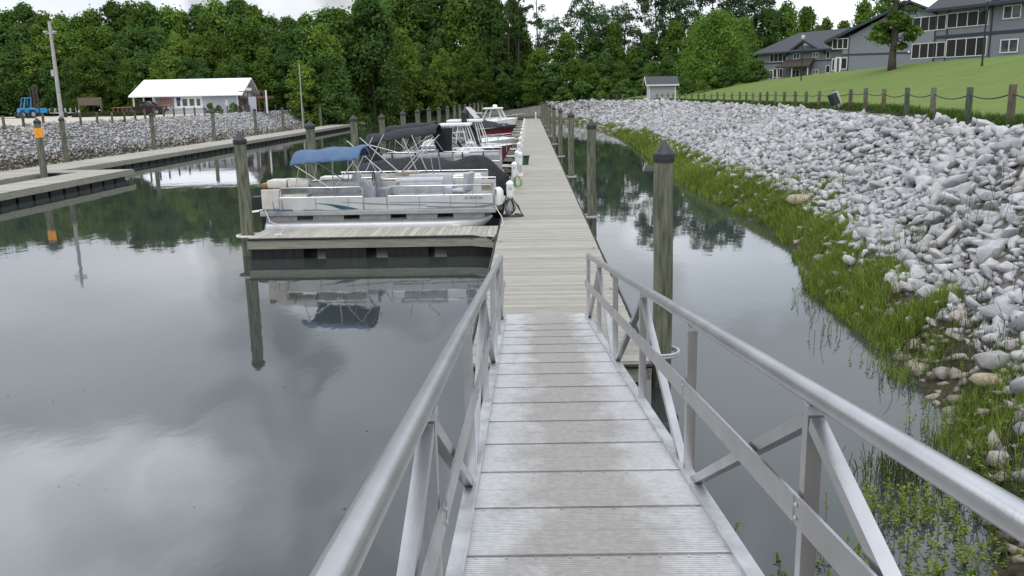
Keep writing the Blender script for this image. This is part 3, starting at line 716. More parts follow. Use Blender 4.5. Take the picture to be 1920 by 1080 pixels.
seats(b1, 'cushion', M['offwhite'], ('box', -7.28, -6.72, 24.12, 24.7, 1.56, 1.79, .08), ('box', -6.7, -6.1, 24.12, 24.7, 1.56, 1.79, .08))
mb = MB(); mb.bbox(-7.44, -7.27, 24.1, 24.7, 1.58, 1.7, .04); mb.build('torn_cushion', M['brown'], b1, smooth=True)
mb = MB(); mb.bbox(-7.4, -6.85, 23.97, 24.05, 1.0, 1.55, .03); mb.build('stern_locker', M['offwhite'], b1)
seats(b1, 'bench_seat', M['grey'], (-6.05, -4.7, 24.1, 24.7, .96, .32, 'y0'), (-4.6, -4.1, 25.5, 26.1, .96, .45, 'x0'))
mb = MB(); mb.bbox(-5.1, -4.5, 24.9, 25.5, .9, 1.65, .06); mb.bbox(-5.05, -4.9, 24.9, 25.5, 1.6, 1.85, .03); mb.build('helm_console', M['lgrey'], b1, smooth=True)
mb = MB(); mb.tube([(-4.5+.0*k, 25.2+.19*math.cos(k*math.pi/8), 1.7+.19*math.sin(k*math.pi/8)) for k in range(17)], .014, 6); mb.build('steering_wheel', M['rubber'], b1)
seats(b1, 'bow_bench', M['lgrey'], (-3.6, -2.3, 25.5, 26.15, .96, .34, 'y1'), (-3.6, -2.4, 24.05, 24.6, .96, .28, 'y0'))
mb = MB(); mb.tube([(-3.7, 24.2, 1.7), (-2.4, 24.2, 1.7)], .1, 12); mb.build('rail_bolster', M['lgrey'], b1, smooth=True)
def bucket(x, y, z, parent, m, rot=0., name='bucket_seat', sc3=1.):
    mb = MB(); bm = bmesh.new(); bmesh.ops.create_cube(bm, size=1)
    for v in bm.verts: v.co = Vector((v.co.x*.5, v.co.y*.48, v.co.z*.13+.5))
    mb.frombm(bm)
    mb.add([(-.3, -.24, .5), (-.16, -.26, .5), (-.2, -.28, 1.08), (-.38, -.28, 1.08), (-.3, .24, .5), (-.16, .26, .5), (-.2, .28, 1.08), (-.38, .28, 1.08)],
           [(3, 2, 1, 0), (4, 5, 6, 7), (0, 1, 5, 4), (1, 2, 6, 5), (2, 3, 7, 6), (3, 0, 4, 7)])
    c, s = math.cos(rot), math.sin(rot)
    mb.v = [(x+sc3*(c*a-s*b_), y+sc3*(s*a+c*b_), z+sc3*d_) for a, b_, d_ in mb.v]
    o = mb.build(name, m, parent, smooth=True); bv = o.modifiers.new('b', 'BEVEL'); bv.width = .05; bv.segments = 3
    mb = MB(); mb.lathe((x, y, z), [(.15, 0), (.05, .04), (.04, .45)], 12); mb.build('seat_pedestal', M['alu_dull'], parent)
bucket(-1.95, 24.6, .92, b1, M['lgrey'], R(160), sc3=.9)
bimini(-6.55, -4.68, 24.0, 26.15, 2.60, 2.27, M['blue'], b1, -5.42, 1.5, slope=.12)
outboard(-7.45, 25.1, .75, b1, 1.05)
mb = MB()
for yy in (24.0, 24.35): mb.tube([(-7.5, yy, .95), (-7.95, yy, .9), (-8.0, yy, .6), (-7.8, yy, .3)], .016, 6)
for zz_ in (.45, .65): mb.tube([(-7.95, 24.0, zz_), (-7.95, 24.35, zz_)], .014, 6)
mb.tube([(-7.05, 23.9, 1.0), (-7.05, 23.82, 1.25), (-6.8, 23.82, 1.25), (-6.8, 23.9, 1.0)], .013, 6)
mb.build('boarding_ladder', M['alu'], b1, smooth=True)
mb = MB(); mb.bbox(-7.0, -6.55, 23.9, 24.0, .95, 1.0, .01); mb.build('blue_bumper', M['blue'], b1)
for xx in (-5.9, -5.0, -3.05, -2.2, -1.5):
    mb = MB(); mb.box(xx-.006, xx+.006, 23.932, 23.94, .97, 1.29); mb.build('panel_seam', M['stripe'], b1)
mb = MB(); mb.tube([(-1.0, 24.0, 1.0), (-.8, 23.6, .75), (-.75, 23.2, .6), (-.8, 22.9, .57)], .012, 6); mb.build('mooring_line', M['offwhite'], b1)
mb = MB(); mb.tube([(-7.3, 23.92, 1.0), (-7.1, 23.6, .72), (-6.6, 23.2, .58), (-6.4, 22.0, .58)], .012, 6); mb.build('mooring_line', M['offwhite'], b1)
mb = MB(); mb.bbox(-1.35, -1.02, 24.0, 24.1, 1.42, 1.64, .02); mb.bbox(-1.0, -.95, 24.0, 24.6, 1.3, 1.45, .02); mb.build('bow_light', M['tan'], b1)
for (x, y, z) in ((-.92, 24.2, 1.25), (-.9, 24.75, 1.2)):
    mb = MB(); mb.tube([(x, y, z-.28), (x, y, z-.24), (x, y, z-.1), (x, y, z+.12), (x, y, z+.2), (x, y, z+.24)], [.03, .1, .125, .125, .08, .02], 14); mb.build('fender', M['white'], b1, smooth=True)
# second one: bare folding frame, tan seats
b2, zt = pontoon_boat(-6.6, -1.35, 26.75, 29.1, 'silver pontoon boat with bare folding canopy poles and tan seats, behind the blue-canopied one', M['panel'], ph=.62, zdeck=.86)
seats(b2, 'bench_seat', M['tan'], (-6.4, -5.1, 26.95, 27.5, .92, .2, 'y0'), (-5.0, -3.6, 27.0, 27.5, .92, .24, 'y0'), (-4.4, -3.6, 28.2, 28.9, .92, .25, 'y1'))
mb = MB(); mb.bbox(-6.5, -5.5, 26.98, 27.5, 1.42, 1.62, .08); mb.build('stern_lounge', M['offwhite'], b2, smooth=True)
mb = MB(); mb.bbox(-3.3, -2.7, 27.3, 28.0, .9, 1.58, .08); mb.build('helm_console', M['offwhite'], b2, smooth=True)
bucket(-3.75, 27.6, .9, b2, M['tan'], R(10), sc3=.75)
seats(b2, 'bow_bench', M['offwhite'], ('box', -2.6, -1.5, 27.0, 27.5, .95, 1.55), ('box', -2.5, -1.6, 28.2, 28.9, .95, 1.5))
for yy in (26.85, 28.9):
    mb = MB()
    for a, b_, c_, d_ in ((-4.35, 1.6, -5.55, 2.7), (-5.4, 1.6, -4.75, 2.8), (-4.05, 1.6, -2.95, 2.75), (-3.4, 1.58, -3.85, 2.75), (-2.95, 1.58, -3.02, 2.15)):
        mb.tube([(a, yy, b_), (c_, yy, d_)], .019, 6)
    mb.build('canopy_frame', M['alu'], b2, smooth=True)
outboard(-6.6, 27.9, .75, b2, 1.0)
# grey one with black canopy and straps
b4, zt = pontoon_boat(-6.1, -1.1, 33.9, 36.3, 'grey-panelled pontoon boat with black straps under a long black canopy', M['gpanel'], ph=.9, zdeck=.9)
for xx in (-5.3, -4.4, -3.5, -2.6, -1.8): mb = MB(); mb.box(xx-.02, xx+.02, 33.87, 33.925, .9, 1.9); mb.build('strap', M['rubber'], b4)
seats(b4, 'rail_cushion', M['lgrey'], ('box', -5.7, -3.0, 33.94, 34.2, 1.66, 1.86), ('box', -2.9, -1.2, 33.94, 34.2, 1.66, 1.82))
seats(b4, 'bench_seat', M['grey'], (-5.3, -4.6, 34.6, 35.4, .96, .5, 'x0'), (-3.8, -3.2, 34.6, 35.2, .96, .55, 'x0'))
mb = MB(); mb.bbox(-3.0, -2.4, 34.5, 35.3, .9, 1.8, .08); mb.build('helm_console', M['offwhite'], b4, smooth=True)
bimini(-6.35, -3.6, 33.95, 36.2, 2.75, 2.42, M['canvas'], b4, -4.9, 1.85, slope=.36, bows=False)
mb = MB(); mb.prism([(-4.0, 36.1, 2.72), (-3.15, 36.1, 2.72), (-3.2, 36.1, 1.75), (-3.8, 36.1, 1.75)], (0, .06, 0)); mb.build('side_curtain', M['canvas'], b4)
outboard(-6.1, 35.1, .8, b4, 1.1)

# ------------------------------------------------------------------ hull boats
def hull_boat(name, cat, label, x0, x1, yc, beam, sheer0, sheer1, m, grp='hulled boats on the left of the long dock', rub=None, deck=None):
    """V hull lofted from transom (x0) to bow (x1)"""
    o = thing(name, label, cat, ((x0+x1)/2, yc, 0), grp)
    NS = 20; L_ = x1-x0; hb = beam/2
    def sec(u):
        w = hb*(1-max(0, (u-.45)/.55)**2.3)*(.93+.07*min(1, u*4)); w = max(w, .02)
        sh = sheer0+(sheer1-sheer0)*u**1.6; keel = -.25+(sheer1+.1)*max(0, (u-.62)/.38)**2.2; ch = .18+(sheer1*.55)*max(0, (u-.5)/.5)**2
        keel = min(keel, sh-.04); ch = min(max(ch, keel+.01), sh-.02); wc = w*(.86-.25*u)
        return w, sh, keel, ch, wc
    vs = []; 
    for i in range(NS+1):
        u = i/NS; w, sh, keel, ch, wc = sec(u); x = x0+L_*u
        xs_ = x+.25*max(0, u-.7)
        vs += [(xs_, yc-w, sh), (xs_, yc-w*.985, sh-.12), (x, yc-(w*.5+wc*.5), (sh+ch)/2), (x, yc-wc, ch), (x, yc, keel), (x, yc+wc, ch), (x, yc+(w*.5+wc*.5), (sh+ch)/2), (xs_, yc+w*.985, sh-.12), (xs_, yc+w, sh)]
    fs = [(i*9+j, i*9+j+1, (i+1)*9+j+1, (i+1)*9+j) for i in range(NS) for j in range(8)]+[tuple(range(9))]
    mb = MB(); mb.add(vs, fs); mb.build('hull', m, o, smooth=True, thick=.03)
    mb = MB()
    for sgn in (-1, 1):
        pts = []
        for i in range(NS+1):
            u = i/NS; w, sh, *_ = sec(u); pts.append((x0+L_*u+.25*max(0, u-.7), yc+sgn*(w+.01), sh-.02))
        mb.tube(pts, .035, 6)
    mb.build('rub_rail', rub or M['white'], o, smooth=True)
    # foredeck and side decks
    mb = MB(); vs = []; fs = []
    k0 = 9
    for i in range(k0, NS+1):
        u = i/NS; w, sh, *_ = sec(u); x = x0+L_*u+.25*max(0, u-.7)
        c_ = .12*math.sin(math.pi*min(1, (u-.4)/.6))
        vs += [(x, yc-w+.01, sh), (x, yc-w*.5, sh+c_), (x, yc, sh+c_*1.3), (x, yc+w*.5, sh+c_), (x, yc+w-.01, sh)]
    for i in range(NS-k0):
        for j in range(4): fs.append((i*5+j, (i+1)*5+j, (i+1)*5+j+1, i*5+j+1))
    mb.add(vs, fs)
    for sgn in (-1, 1):
        w0 = sec(.1)[0]; ya, yb = sorted((yc+sgn*(w0-.02), yc+sgn*(w0-.26))); mb.bbox(x0+.02, x0+L_*.47, ya, yb, sheer0-.03, sheer0+.02, .01)
    mb.bbox(x0-.02, x0+.3, yc-hb*.88, yc+hb*.88, sheer0-.05, sheer0+.015, .01)
    mb.build('deck', deck or M['white'], o, smooth=True)
    mb = MB(); mb.box(x0+.3, x0+L_*.5, yc-hb*.7, yc+hb*.7, .3, .34); mb.build('cockpit_floor', M['offwhite'], o)
    return o, sec
def windshield(o, x, yc, w, z, h=.45, rake=.35, m=None):
    mb = MB()
    P_ = [(x-.75, yc-w, z), (x-.1, yc-w*.85, z+.02), (x+.12, yc, z+.04), (x-.1, yc+w*.85, z+.02), (x-.75, yc+w, z)]
    T_ = [(p[0]-rake, yc+(p[1]-yc)*.9, z+h) for p in P_]
    mb.add(P_+T_, [(i, i+1, i+6, i+5) for i in range(4)]); mb.build('windshield', M['glass'], o, thick=.012)
    mb = MB(); mb.tube(T_, .018, 6); mb.tube(P_, .018, 6)
    for a, b_ in zip(P_, T_): mb.tube([a, b_], .016, 6)
    mb.build('windshield_frame', M['white'], o)
def hardtop(o, x0, x1, yc, w, z, zb, curtain=False):
    mb = MB(); mb.bbox(x0, x1, yc-w, yc+w, z, z+.11, .045); mb.build('hardtop', M['white'], o, smooth=True)
    for sgn in (-1, 1):
        mb = MB()
        for a, b_ in ((x0+.25, x0-.1), (x0+.55, x0+.35), (x1-.35, x1-.05), (x1-.15, x1+.3)):
            mb.tube([(a, yc+sgn*w*.8, z), (b_, yc+sgn*w*.9, zb)], .026, 8)
        mb.build('hardtop_leg', M['white'], o, smooth=True)
def bow_rail(o, sec, x0, L_, yc, u0=.55, h=.38):
    mb = MB()
    for sgn in (-1, 1):
        pts = []
        for k in range(9):
            u = u0+(.98-u0)*k/8; w, sh, *_ = sec(u); x = x0+L_*u+.25*max(0, u-.7); pts.append((x, yc+sgn*max(0, w-.06), sh+h*min(1, k/1.5)))
            if k in (2, 4, 6, 8): mb.tube([(x, yc+sgn*max(0, w-.06), sh), pts[-1]], .012, 6)
        mb.tube(pts, .014, 6)
    mb.build('bow_rail', M['alu'], o, smooth=True)
# covered runabout
b3, sec = hull_boat('covered_runabout', 'runabout', 'runabout wrapped in a dark grey cover that rises to a peak, between two pontoon boats', -6.2, -.95, 31.9, 2.3, .95, 1.05, M['gpanel'])
def cover(o, sec, x0, x1, yc, peak, m, peakz, drop=.35, name='boat_cover', z2=None):
    L_ = x1-x0
    def fn(u, v):
        w, sh, *_ = sec(min(u, .985)); x = x0+L_*u+.25*max(0, u-.7)
        q = 2*v-1; ridge = sum(pz_*math.exp(-((u-pu)/ws)**2) for pu, pz_, ws in peak)
        a = abs(q)
        if a > .8: return (x, yc+math.copysign(w+.03, q), sh-(a-.8)/.2*drop)
        z = sh+.02+ridge*(1-(a/.8)**1.35)+.03*math.sin(u*37+q*4)*(1-a)
        return (x, yc+q/.8*(w+.03), z)
    mb = MB(); mb.grid(fn, 44, 20); return mb.build(name, m, o, smooth=True, thick=.02)
cover(b3, sec, -6.3, -.85, 31.9, [(.82, .74, .13), (.58, .60, .18), (.30, .78, .2), (.06, .5, .14)], M['canvas'], 0, drop=.8)
outboard(-6.25, 31.9, .6, b3, .95)
# two hardtop cuddies, a red one between, etc.
b5, sec = hull_boat('cabin_boat', 'cabin boat', 'white cuddy cabin boat with a short white hardtop, just beyond the grey pontoon boat', -6.3, -1.75, 38.9, 2.4, 1.25, 1.55, M['white'])
windshield(b5, -3.1, 38.9, .85, 1.55, .5); hardtop(b5, -3.95, -2.55, 38.9, .85, 2.72, 1.35); bow_rail(b5, sec, -6.3, 5.3, 38.9)
mb = MB()
def cabin(u, v):
    x = -3.5+2.0*u; q = 2*v-1; w, sh, *_ = sec((x+6.3)/5.3); return (x, 38.9+q*w*.78, sh+.02+.34*(1-abs(q)**4)*math.sin(math.pi*min(1, .35+u*.65)))
mb.grid(cabin, 10, 10); mb.build('cabin', M['white'], b5, smooth=True)
mb = MB(); mb.bbox(-2.5, -2.05, 37.85, 37.9, 1.28, 1.36, .02); mb.build('port_light', M['glass'], b5)
bimini(-6.2, -4.1, 38.0, 39.8, 2.86, 2.6, M['canvas'], b5, -5.0, 1.5, slope=.2, bows=False)
mb = MB(); seat(mb, -5.2, -4.6, 38.2, 39.4, .8, .6, 'x0'); bm_ = mb.build('bench_seat', M['offwhite'], b5, smooth=True)
outboard(-6.3, 38.9, 1.05, b5, 1.15, m=M['motor'])
b6, sec = hull_boat('red_hulled_boat', 'cabin boat', 'red and white cabin boat with a long hardtop and dark furled canvas leaning over it', -6.0, -.95, 41.9, 2.5, 1.45, 1.75, M['red'])
windshield(b6, -2.9, 42.0, .9, 1.5, .55); hardtop(b6, -3.85, -2.2, 42.0, .95, 2.8, 1.45); bow_rail(b6, sec, -6.0, 5.1, 42.0)
for s2_ in (-1, 1):
    mb = MB(); yy = 42+s2_*1.0; mb.tube([(-3.05, yy, 3.15), (-3.0, yy, 2.7), (-2.75, yy, 2.3), (-2.35, yy, 1.75), (-2.1, yy, 1.4)], [.1, .15, .17, .07, .04], 10)
    mb.tube([(-2.6, yy, 2.2), (-3.4, yy, 1.7)], .03, 6); mb.build('furled_canvas', M['canvas'], b6, smooth=True)
mb = MB(); mb.tube([(-3.05, 41.0, 3.15), (-3.05, 42, 3.3), (-3.05, 43.0, 3.15)], .09, 10); mb.build('furled_canvas', M['canvas'], b6, smooth=True)
mb = MB(); mb.bbox(-2.7, -1.3, 41.5, 42.5, 1.5, 1.72, .08); mb.build('cabin', M['white'], b6, smooth=True)
b7, sec = hull_boat('open_boat', 'motor boat', 'low white open motor boat with a wide white gunwale, beyond the red-hulled boat', -5.8, -.9, 48.3, 2.4, 1.45, 1.75, M['lgrey'])
windshield(b7, -3.0, 48.3, .85, 1.7, .4); bow_rail(b7, sec, -5.8, 4.9, 48.3, h=.25)
mb = MB(); mb.bbox(-5.75, -5.3, 47.4, 49.2, 1.4, 1.7, .06); mb.build('bench_seat', M['white'], b7, smooth=True); outboard(-5.8, 48.3, 1.1, b7, 1.1)
b8, sec = hull_boat('covered_red_boat', 'runabout', 'dark red runabout under a black peaked cover, in front of the far white cruiser', -5.4, -1.0, 54.8, 2.4, 2.0, 2.2, M['red'])
cover(b8, sec, -5.5, -.95, 54.8, [(.45, .6, .3)], M['canvas'], 0, drop=.12)
mb = MB(); mb.bbox(-3.1, -2.3, 53.57, 53.6, 1.3, 1.42, .02); mb.build('hull_stripe', M['lgrey'], b8)
b9, sec = hull_boat('cabin_cruiser', 'cruiser', 'largest white cabin cruiser, far end of the moored row, with a raked arch and hardtop', -5.6, -.95, 62.0, 2.8, 2.05, 2.5, M['white'])
windshield(b9, -2.9, 62.0, 1.0, 2.35, .5); hardtop(b9, -3.2, -1.85, 62.0, 1.0, 3.1, 2.3)
mb = MB()
for yy in (60.9, 63.0): mb.prism([(-4.35, yy, 3.25), (-4.2, yy, 3.28), (-3.1, yy, 2.3), (-3.6, yy, 2.3)], (0, .1, 0))
mb.box(-4.35, -4.18, 61.0, 63.0, 3.2, 3.27); mb.build('radar_arch', M['white'], b9)
mb = MB(); mb.lathe((-2.4, 62.0, 3.21), [(.16, 0), (.17, .12), (.1, .2)], 14); mb.build('radar_dome', M['white'], b9, smooth=True)
mb = MB(); mb.grid(lambda u, v: (-3.4+2.4*u, 62+(2*v-1)*sec(.5+.42*u)[0]*.75, sec(.5+.42*u)[1]+.3*(1-abs(2*v-1)**4)*math.sin(math.pi*min(1, .4+.6*u))), 10, 10); mb.build('cabin', M['white'], b9, smooth=True)
mb = MB(); mb.bbox(-2.3, -1.5, 60.72, 60.76, 2.05, 2.16, .02); mb.build('port_light', M['glass'], b9); bow_rail(b9, sec, -5.6, 5.3, 62.0, h=.3)
b10, sec = hull_boat('dinghy', 'motor boat', 'low tan and white motor boat behind the large cruiser, mostly hidden', -4.6, -1.2, 68.6, 2.2, 1.9, 2.1, M['tan'])

# ------------------------------------------------------------------ power pedestals
def pedestal(x, y, label):
    o = thing('power_pedestal', label, 'power pedestal', (x, y, DZ), 'power pedestals along the long dock')
    mb = MB()
    prof = [(0, .13, .11), (.06, .12, .10), (.5, .09, .085), (.56, .10, .09), (.74, .105, .10), (.9, .10, .09)]
    rings = []
    for z, a, b_ in prof:
        rings.append([(x+a*math.copysign(abs(math.cos(t))**.7, math.cos(t)), y+b_*math.copysign(abs(math.sin(t))**.7, math.sin(t)), DZ+z) for t in [2*math.pi*k/16 for k in range(16)]])
    vs = [p for r in rings for p in r]; fs = [(i*16+k, i*16+(k+1) % 16, (i+1)*16+(k+1) % 16, (i+1)*16+k) for i in range(len(prof)-1) for k in range(16)]+[tuple(range(16))[::-1], tuple((len(prof)-1)*16+k for k in range(16))]
    mb.add(vs, fs); mb.build('housing', M['white'], o, smooth=True)
    mb = MB(); mb.lathe((x, y, DZ+.905), [(.115, 0), (.11, .04), (.07, .09), (.015, .12)], 14); mb.build('lid', M['white'], o, smooth=True)
    mb = MB(); mb.bbox(x-.055, x+.055, y-.106, y-.09, DZ+.76, DZ+.85, .01); mb.build('light_lens', M['lgrey'], o)
    mb = MB(); pts = []
    mb.grid(lambda u, v: (x+.075*(.1+.9*v)*math.cos(2*math.pi*u), y-.125+.0*v, DZ+.32+.16*(.1+.9*v)*math.sin(2*math.pi*u)), 18, 3); mb.build('meter_plate', M['lgrey'], o, thick=.02)
    return o
PY = [25.2, 32.6, 39.6, 46.8, 53.6, 60.8, 68, 75.5, 83, 90.5, 98]
for i, yy in enumerate(PY):
    pedestal(-.6, yy, f'{ORD[i]} white power pedestal counted from the gangway along the left edge of the long dock')
pedestal(-.45, 38.4, 'extra white power pedestal standing just right of the third one in the row')
pedestal(.9, 138.6, 'lone white pedestal at the far end of the long dock')
def hose(x, y, m, label, loops, base_loop=False):
    mb = MB()
    for k in range(loops):
        pts = []; rw = .17+random.uniform(-.02, .05); top = DZ+.52; bot = DZ+.1+random.uniform(-.04, .05); sx_ = random.uniform(-.02, .06)
        for j in range(25):
            a = 2*math.pi*j/24; zz_ = (top+bot)/2+(top-bot)/2*math.cos(a); wq = rw*(.35+.65*(1-math.cos(a))/2)
            pts.append((x+sx_*(1-math.cos(a))+wq*math.sin(a), y-.13-.012*k, zz_))
        mb.tube(pts, .013, 6)
    if base_loop:
        for k in range(6):
            pts = []; 
            for j in range(25):
                a = 2*math.pi*j/24; pts.append((x+.06+(.32-.02*k)*math.cos(a), y-.12+(.2-.012*k)*math.sin(a), DZ+.02+.008*k))
            mb.tube(pts, .014, 6)
        for k in range(5): mb.tube([(x+.05, y-.13, DZ+.56-.01*k), (x+.2+.01*k, y-.15, DZ+.3), (x+.36-.01*k, y-.18, DZ+.04+.01*k)], .013, 6)
        for k in range(4): mb.tube([(x-.04, y-.13, DZ+.56), (x-.15-.01*k, y-.14, DZ+.35), (x-.22-.012*k, y-.16, DZ+.04)], .013, 6)
    tag(mb.build('coiled_hose', m, None, smooth=True), label, 'hose', 'hoses hung on the power pedestals')
hose(-.6, 25.2, M['hose'], 'black coiled hose spilling over the foot of the nearest power pedestal', 3, True)
hose(-.5, 32.6, M['ghose'], 'bright green coiled hose hung on the second power pedestal', 3)
hose(-.5, 44.2, M['ghose'], 'green hose heaped beside the dark green bin', 2)
o = thing('bin', 'dark green bin on the left edge of the long dock beside green hose', 'bin', (-.25, 44.6, DZ))
mb = MB(); mb.prism([(-.45, 44.5, DZ+.001), (-.12, 44.5, DZ+.001), (-.06, 44.5, DZ+.42), (-.5, 44.5, DZ+.42)], (0, .35, 0)); mb.build('body', M['gbox'], o)
mb = MB(); mb.bbox(-.53, -.03, 44.46, 44.9, DZ+.42, DZ+.46, .015); mb.build('lid', M['gbox'], o)

# ------------------------------------------------------------------ rocks
rm = bpy.data.materials.new('riprap_stone'); rm.use_nodes = True; t = rm.node_tree; n = t.nodes; l = t.links.new; b = n['Principled BSDF']; b.inputs['Roughness'].default_value = .9; b.inputs['Specular IOR Level'].default_value = .25
ge = n.new('ShaderNodeNewGeometry'); oi = n.new('ShaderNodeObjectInfo'); ad = n.new('ShaderNodeMath'); ad.operation = 'ADD'; l(ge.outputs['Random Per Island'], ad.inputs[0]); l(oi.outputs['Random'], ad.inputs[1])
frn = n.new('ShaderNodeMath'); frn.operation = 'FRACT'; l(ad.outputs[0], frn.inputs[0])
ra = n.new('ShaderNodeValToRGB'); l(frn.outputs[0], ra.inputs[0]); el = ra.color_ramp.elements
el[0].position = 0; el[0].color = (.32, .324, .333, 1); el[1].position = 1; el[1].color = (.57, .57, .58, 1)
for p_, c_ in ((.2, (.385, .39, .40)), (.5, (.44, .442, .452)), (.8, (.49, .49, .50)), (.9, (.42, .39, .365))):
    q = el.new(p_); q.color = (*c_, 1)
no = n.new('ShaderNodeTexNoise'); no.inputs['Scale'].default_value = 7; no.inputs['Detail'].default_value = 8; no.inputs['Roughness'].default_value = .7; l(ge.outputs['Position'], no.inputs['Vector'])
mr = n.new('ShaderNodeMapRange'); l(no.outputs['Fac'], mr.inputs['Value']); mr.inputs['From Min'].default_value = .3; mr.inputs['From Max'].default_value = .7; mr.inputs['To Min'].default_value = .72; mr.inputs['To Max'].default_value = 1.18
sv = n.new('ShaderNodeVectorMath'); sv.operation = 'SCALE'; l(ra.outputs[0], sv.inputs[0]); l(mr.outputs[0], sv.inputs['Scale'])
# high-water stain: brown algae below a ragged line
sx = n.new('ShaderNodeSeparateXYZ'); l(ge.outputs['Position'], sx.inputs[0])
nn_ = n.new('ShaderNodeTexNoise'); nn_.inputs['Scale'].default_value = 1.1; nn_.inputs['Detail'].default_value = 5; l(ge.outputs['Position'], nn_.inputs['Vector'])
ma = n.new('ShaderNodeMath'); ma.operation = 'MULTIPLY_ADD'; l(nn_.outputs['Fac'], ma.inputs[0]); ma.inputs[1].default_value = -1.0; l(sx.outputs['Z'], ma.inputs[2])
st = n.new('ShaderNodeMapRange'); l(ma.outputs[0], st.inputs['Value']); st.inputs['From Min'].default_value = -.22; st.inputs['From Max'].default_value = .22; st.inputs['To Min'].default_value = .7; st.inputs['To Max'].default_value = 0
tn = n.new('ShaderNodeVectorMath'); tn.operation = 'MULTIPLY'; l(sv.outputs[0], tn.inputs[0]); tn.inputs[1].default_value = (.55, .44, .32)
mxn = n.new('ShaderNodeMix'); mxn.data_type = 'RGBA'; l(st.outputs[0], mxn.inputs['Factor']); l(sv.outputs[0], mxn.inputs[6]); l(tn.outputs[0], mxn.inputs[7]); l(mxn.outputs[2], b.inputs['Base Color'])
bp = n.new('ShaderNodeBump'); bp.inputs['Strength'].default_value = .5; bp.inputs['Distance'].default_value = .03; l(no.outputs['Fac'], bp.inputs['Height']); l(bp.outputs[0], b.inputs['Normal'])
def rock_shape(npt, seed):
    """an angular quarried block: convex hull of a few scattered points"""
    rr = np.random.default_rng(seed); q = rr.normal(size=(npt, 3)); q /= np.linalg.norm(q, axis=1)[:, None]; q *= rr.uniform(.82, 1.08, npt)[:, None]
    q *= np.array([1.18, rr.uniform(.55, .85), rr.uniform(.36, .62)])
    bm = bmesh.new()
    for p_ in q: bm.verts.new(p_)
    g_ = bmesh.ops.convex_hull(bm, input=bm.verts[:]); bmesh.ops.delete(bm, geom=[v for v in bm.verts if not v.link_faces], context='VERTS')
    if npt > 16:
        bmesh.ops.bevel(bm, geom=bm.edges[:], offset=.022, segments=1, affect='EDGES', profile=.5)
    bmesh.ops.triangulate(bm, faces=bm.faces[:]); bm.verts.index_update()
    P = np.array([v.co[:] for v in bm.verts]); Fc = np.array([[v.index for v in f.verts] for f in bm.faces]); bm.free()
    return P, Fc
SH2 = [rock_shape(13, 100+i) for i in range(14)]; SH3 = [rock_shape(17, 140+i) for i in range(14)]; SH1 = [rock_shape(9, 300+i) for i in range(9)]
def rot_mats(k, flat=.45):
    a = RNG.uniform(0, 2*np.pi, k); tx = RNG.normal(0, flat, k); ty = RNG.normal(0, flat, k)
    ca, sa = np.cos(a), np.sin(a); cx_, sx_ = np.cos(tx), np.sin(tx); cy_, sy_ = np.cos(ty), np.sin(ty)
    Rz = np.zeros((k, 3, 3)); Rz[:, 0, 0] = ca; Rz[:, 0, 1] = -sa; Rz[:, 1, 0] = sa; Rz[:, 1, 1] = ca; Rz[:, 2, 2] = 1
    Rx = np.zeros((k, 3, 3)); Rx[:, 0, 0] = 1; Rx[:, 1, 1] = cx_; Rx[:, 1, 2] = -sx_; Rx[:, 2, 1] = sx_; Rx[:, 2, 2] = cx_
    Ry = np.zeros((k, 3, 3)); Ry[:, 1, 1] = 1; Ry[:, 0, 0] = cy_; Ry[:, 0, 2] = sy_; Ry[:, 2, 0] = -sy_; Ry[:, 2, 2] = cy_
    return Rx@Ry@Rz
def rocks_field(x0, x1, y0, y1, spacing, size, cond, jit=.45):
    xs = np.arange(x0, x1, spacing); ys = np.arange(y0, y1, spacing); A, B = np.meshgrid(xs, ys); A = A.ravel()+RNG.uniform(-jit, jit, A.size)*spacing; B = B.ravel()+RNG.uniform(-jit, jit, B.size)*spacing
    d = water_dist(A, B); w = bank_w(A, B); k = cond(A, B, d, w); A, B = A[k], B[k]
    s_ = np.minimum(size*np.exp(RNG.normal(0, .38, len(A))), size*2.0); z = ground(A, B)+s_*RNG.uniform(-.1, .35, len(A))
    return np.stack([A, B, z], 1), s_
def bake(name, P, S, shapes, m):
    k = len(P); which = RNG.integers(0, len(shapes), k); RM = rot_mats(k); Vs = []; Fs = []; base = 0
    for i, (sp_, fc) in enumerate(shapes):
        idx = np.where(which == i)[0]
        if not len(idx): continue
        vv = np.einsum('kij,vj->kvi', RM[idx], sp_)*S[idx][:, None, None]+P[idx][:, None, :]
        nv = sp_.shape[0]; Vs.append(vv.reshape(-1, 3)); Fs.append((fc[None]+(np.arange(len(idx))*nv)[:, None, None]+base).reshape(-1, 3)); base += nv*len(idx)
    return np_mesh(name, np.concatenate(Vs), np.concatenate(Fs), m)
onbank = lambda A, B, d, w: (d > -.1) & (d < w-.15) & (A > -3)
belt = lambda B: np.interp(B, [5, 7, 9, 12, 16, 24, 30, 45, 80, 120], [.95, .65, .6, .65, .8, .8, 1.05, 1.15, .9, .5])
nearbank = lambda A, B, d, w: (d > belt(B)*RNG.uniform(.55, 1.1, A.size)) & (d < w-.02) & (A > 3)
near = [rocks_field(3, 16, 4, 16, .16, .118, nearbank), rocks_field(4, 16, 16, 30, .17, .125, nearbank), rocks_field(4, 18, 30, 48, .21, .15, nearbank)]
near += [rocks_field(3, 12, 5, 16, .19, .095, lambda A, B, d, w: (d > -.1) & (d < 1.1) & (A > 2.5)), rocks_field(4, 12, 16, 45, .27, .11, lambda A, B, d, w: (d > 0) & (d < 1.2))]
# an upper scatter so that stones lie on stones
near += [rocks_field(3, 17, 5, 34, .36, .155, nearbank)]
near[-1][0][:, 2] += .09
PN = np.concatenate([a[0] for a in near]); SN = np.concatenate([a[1] for a in near])
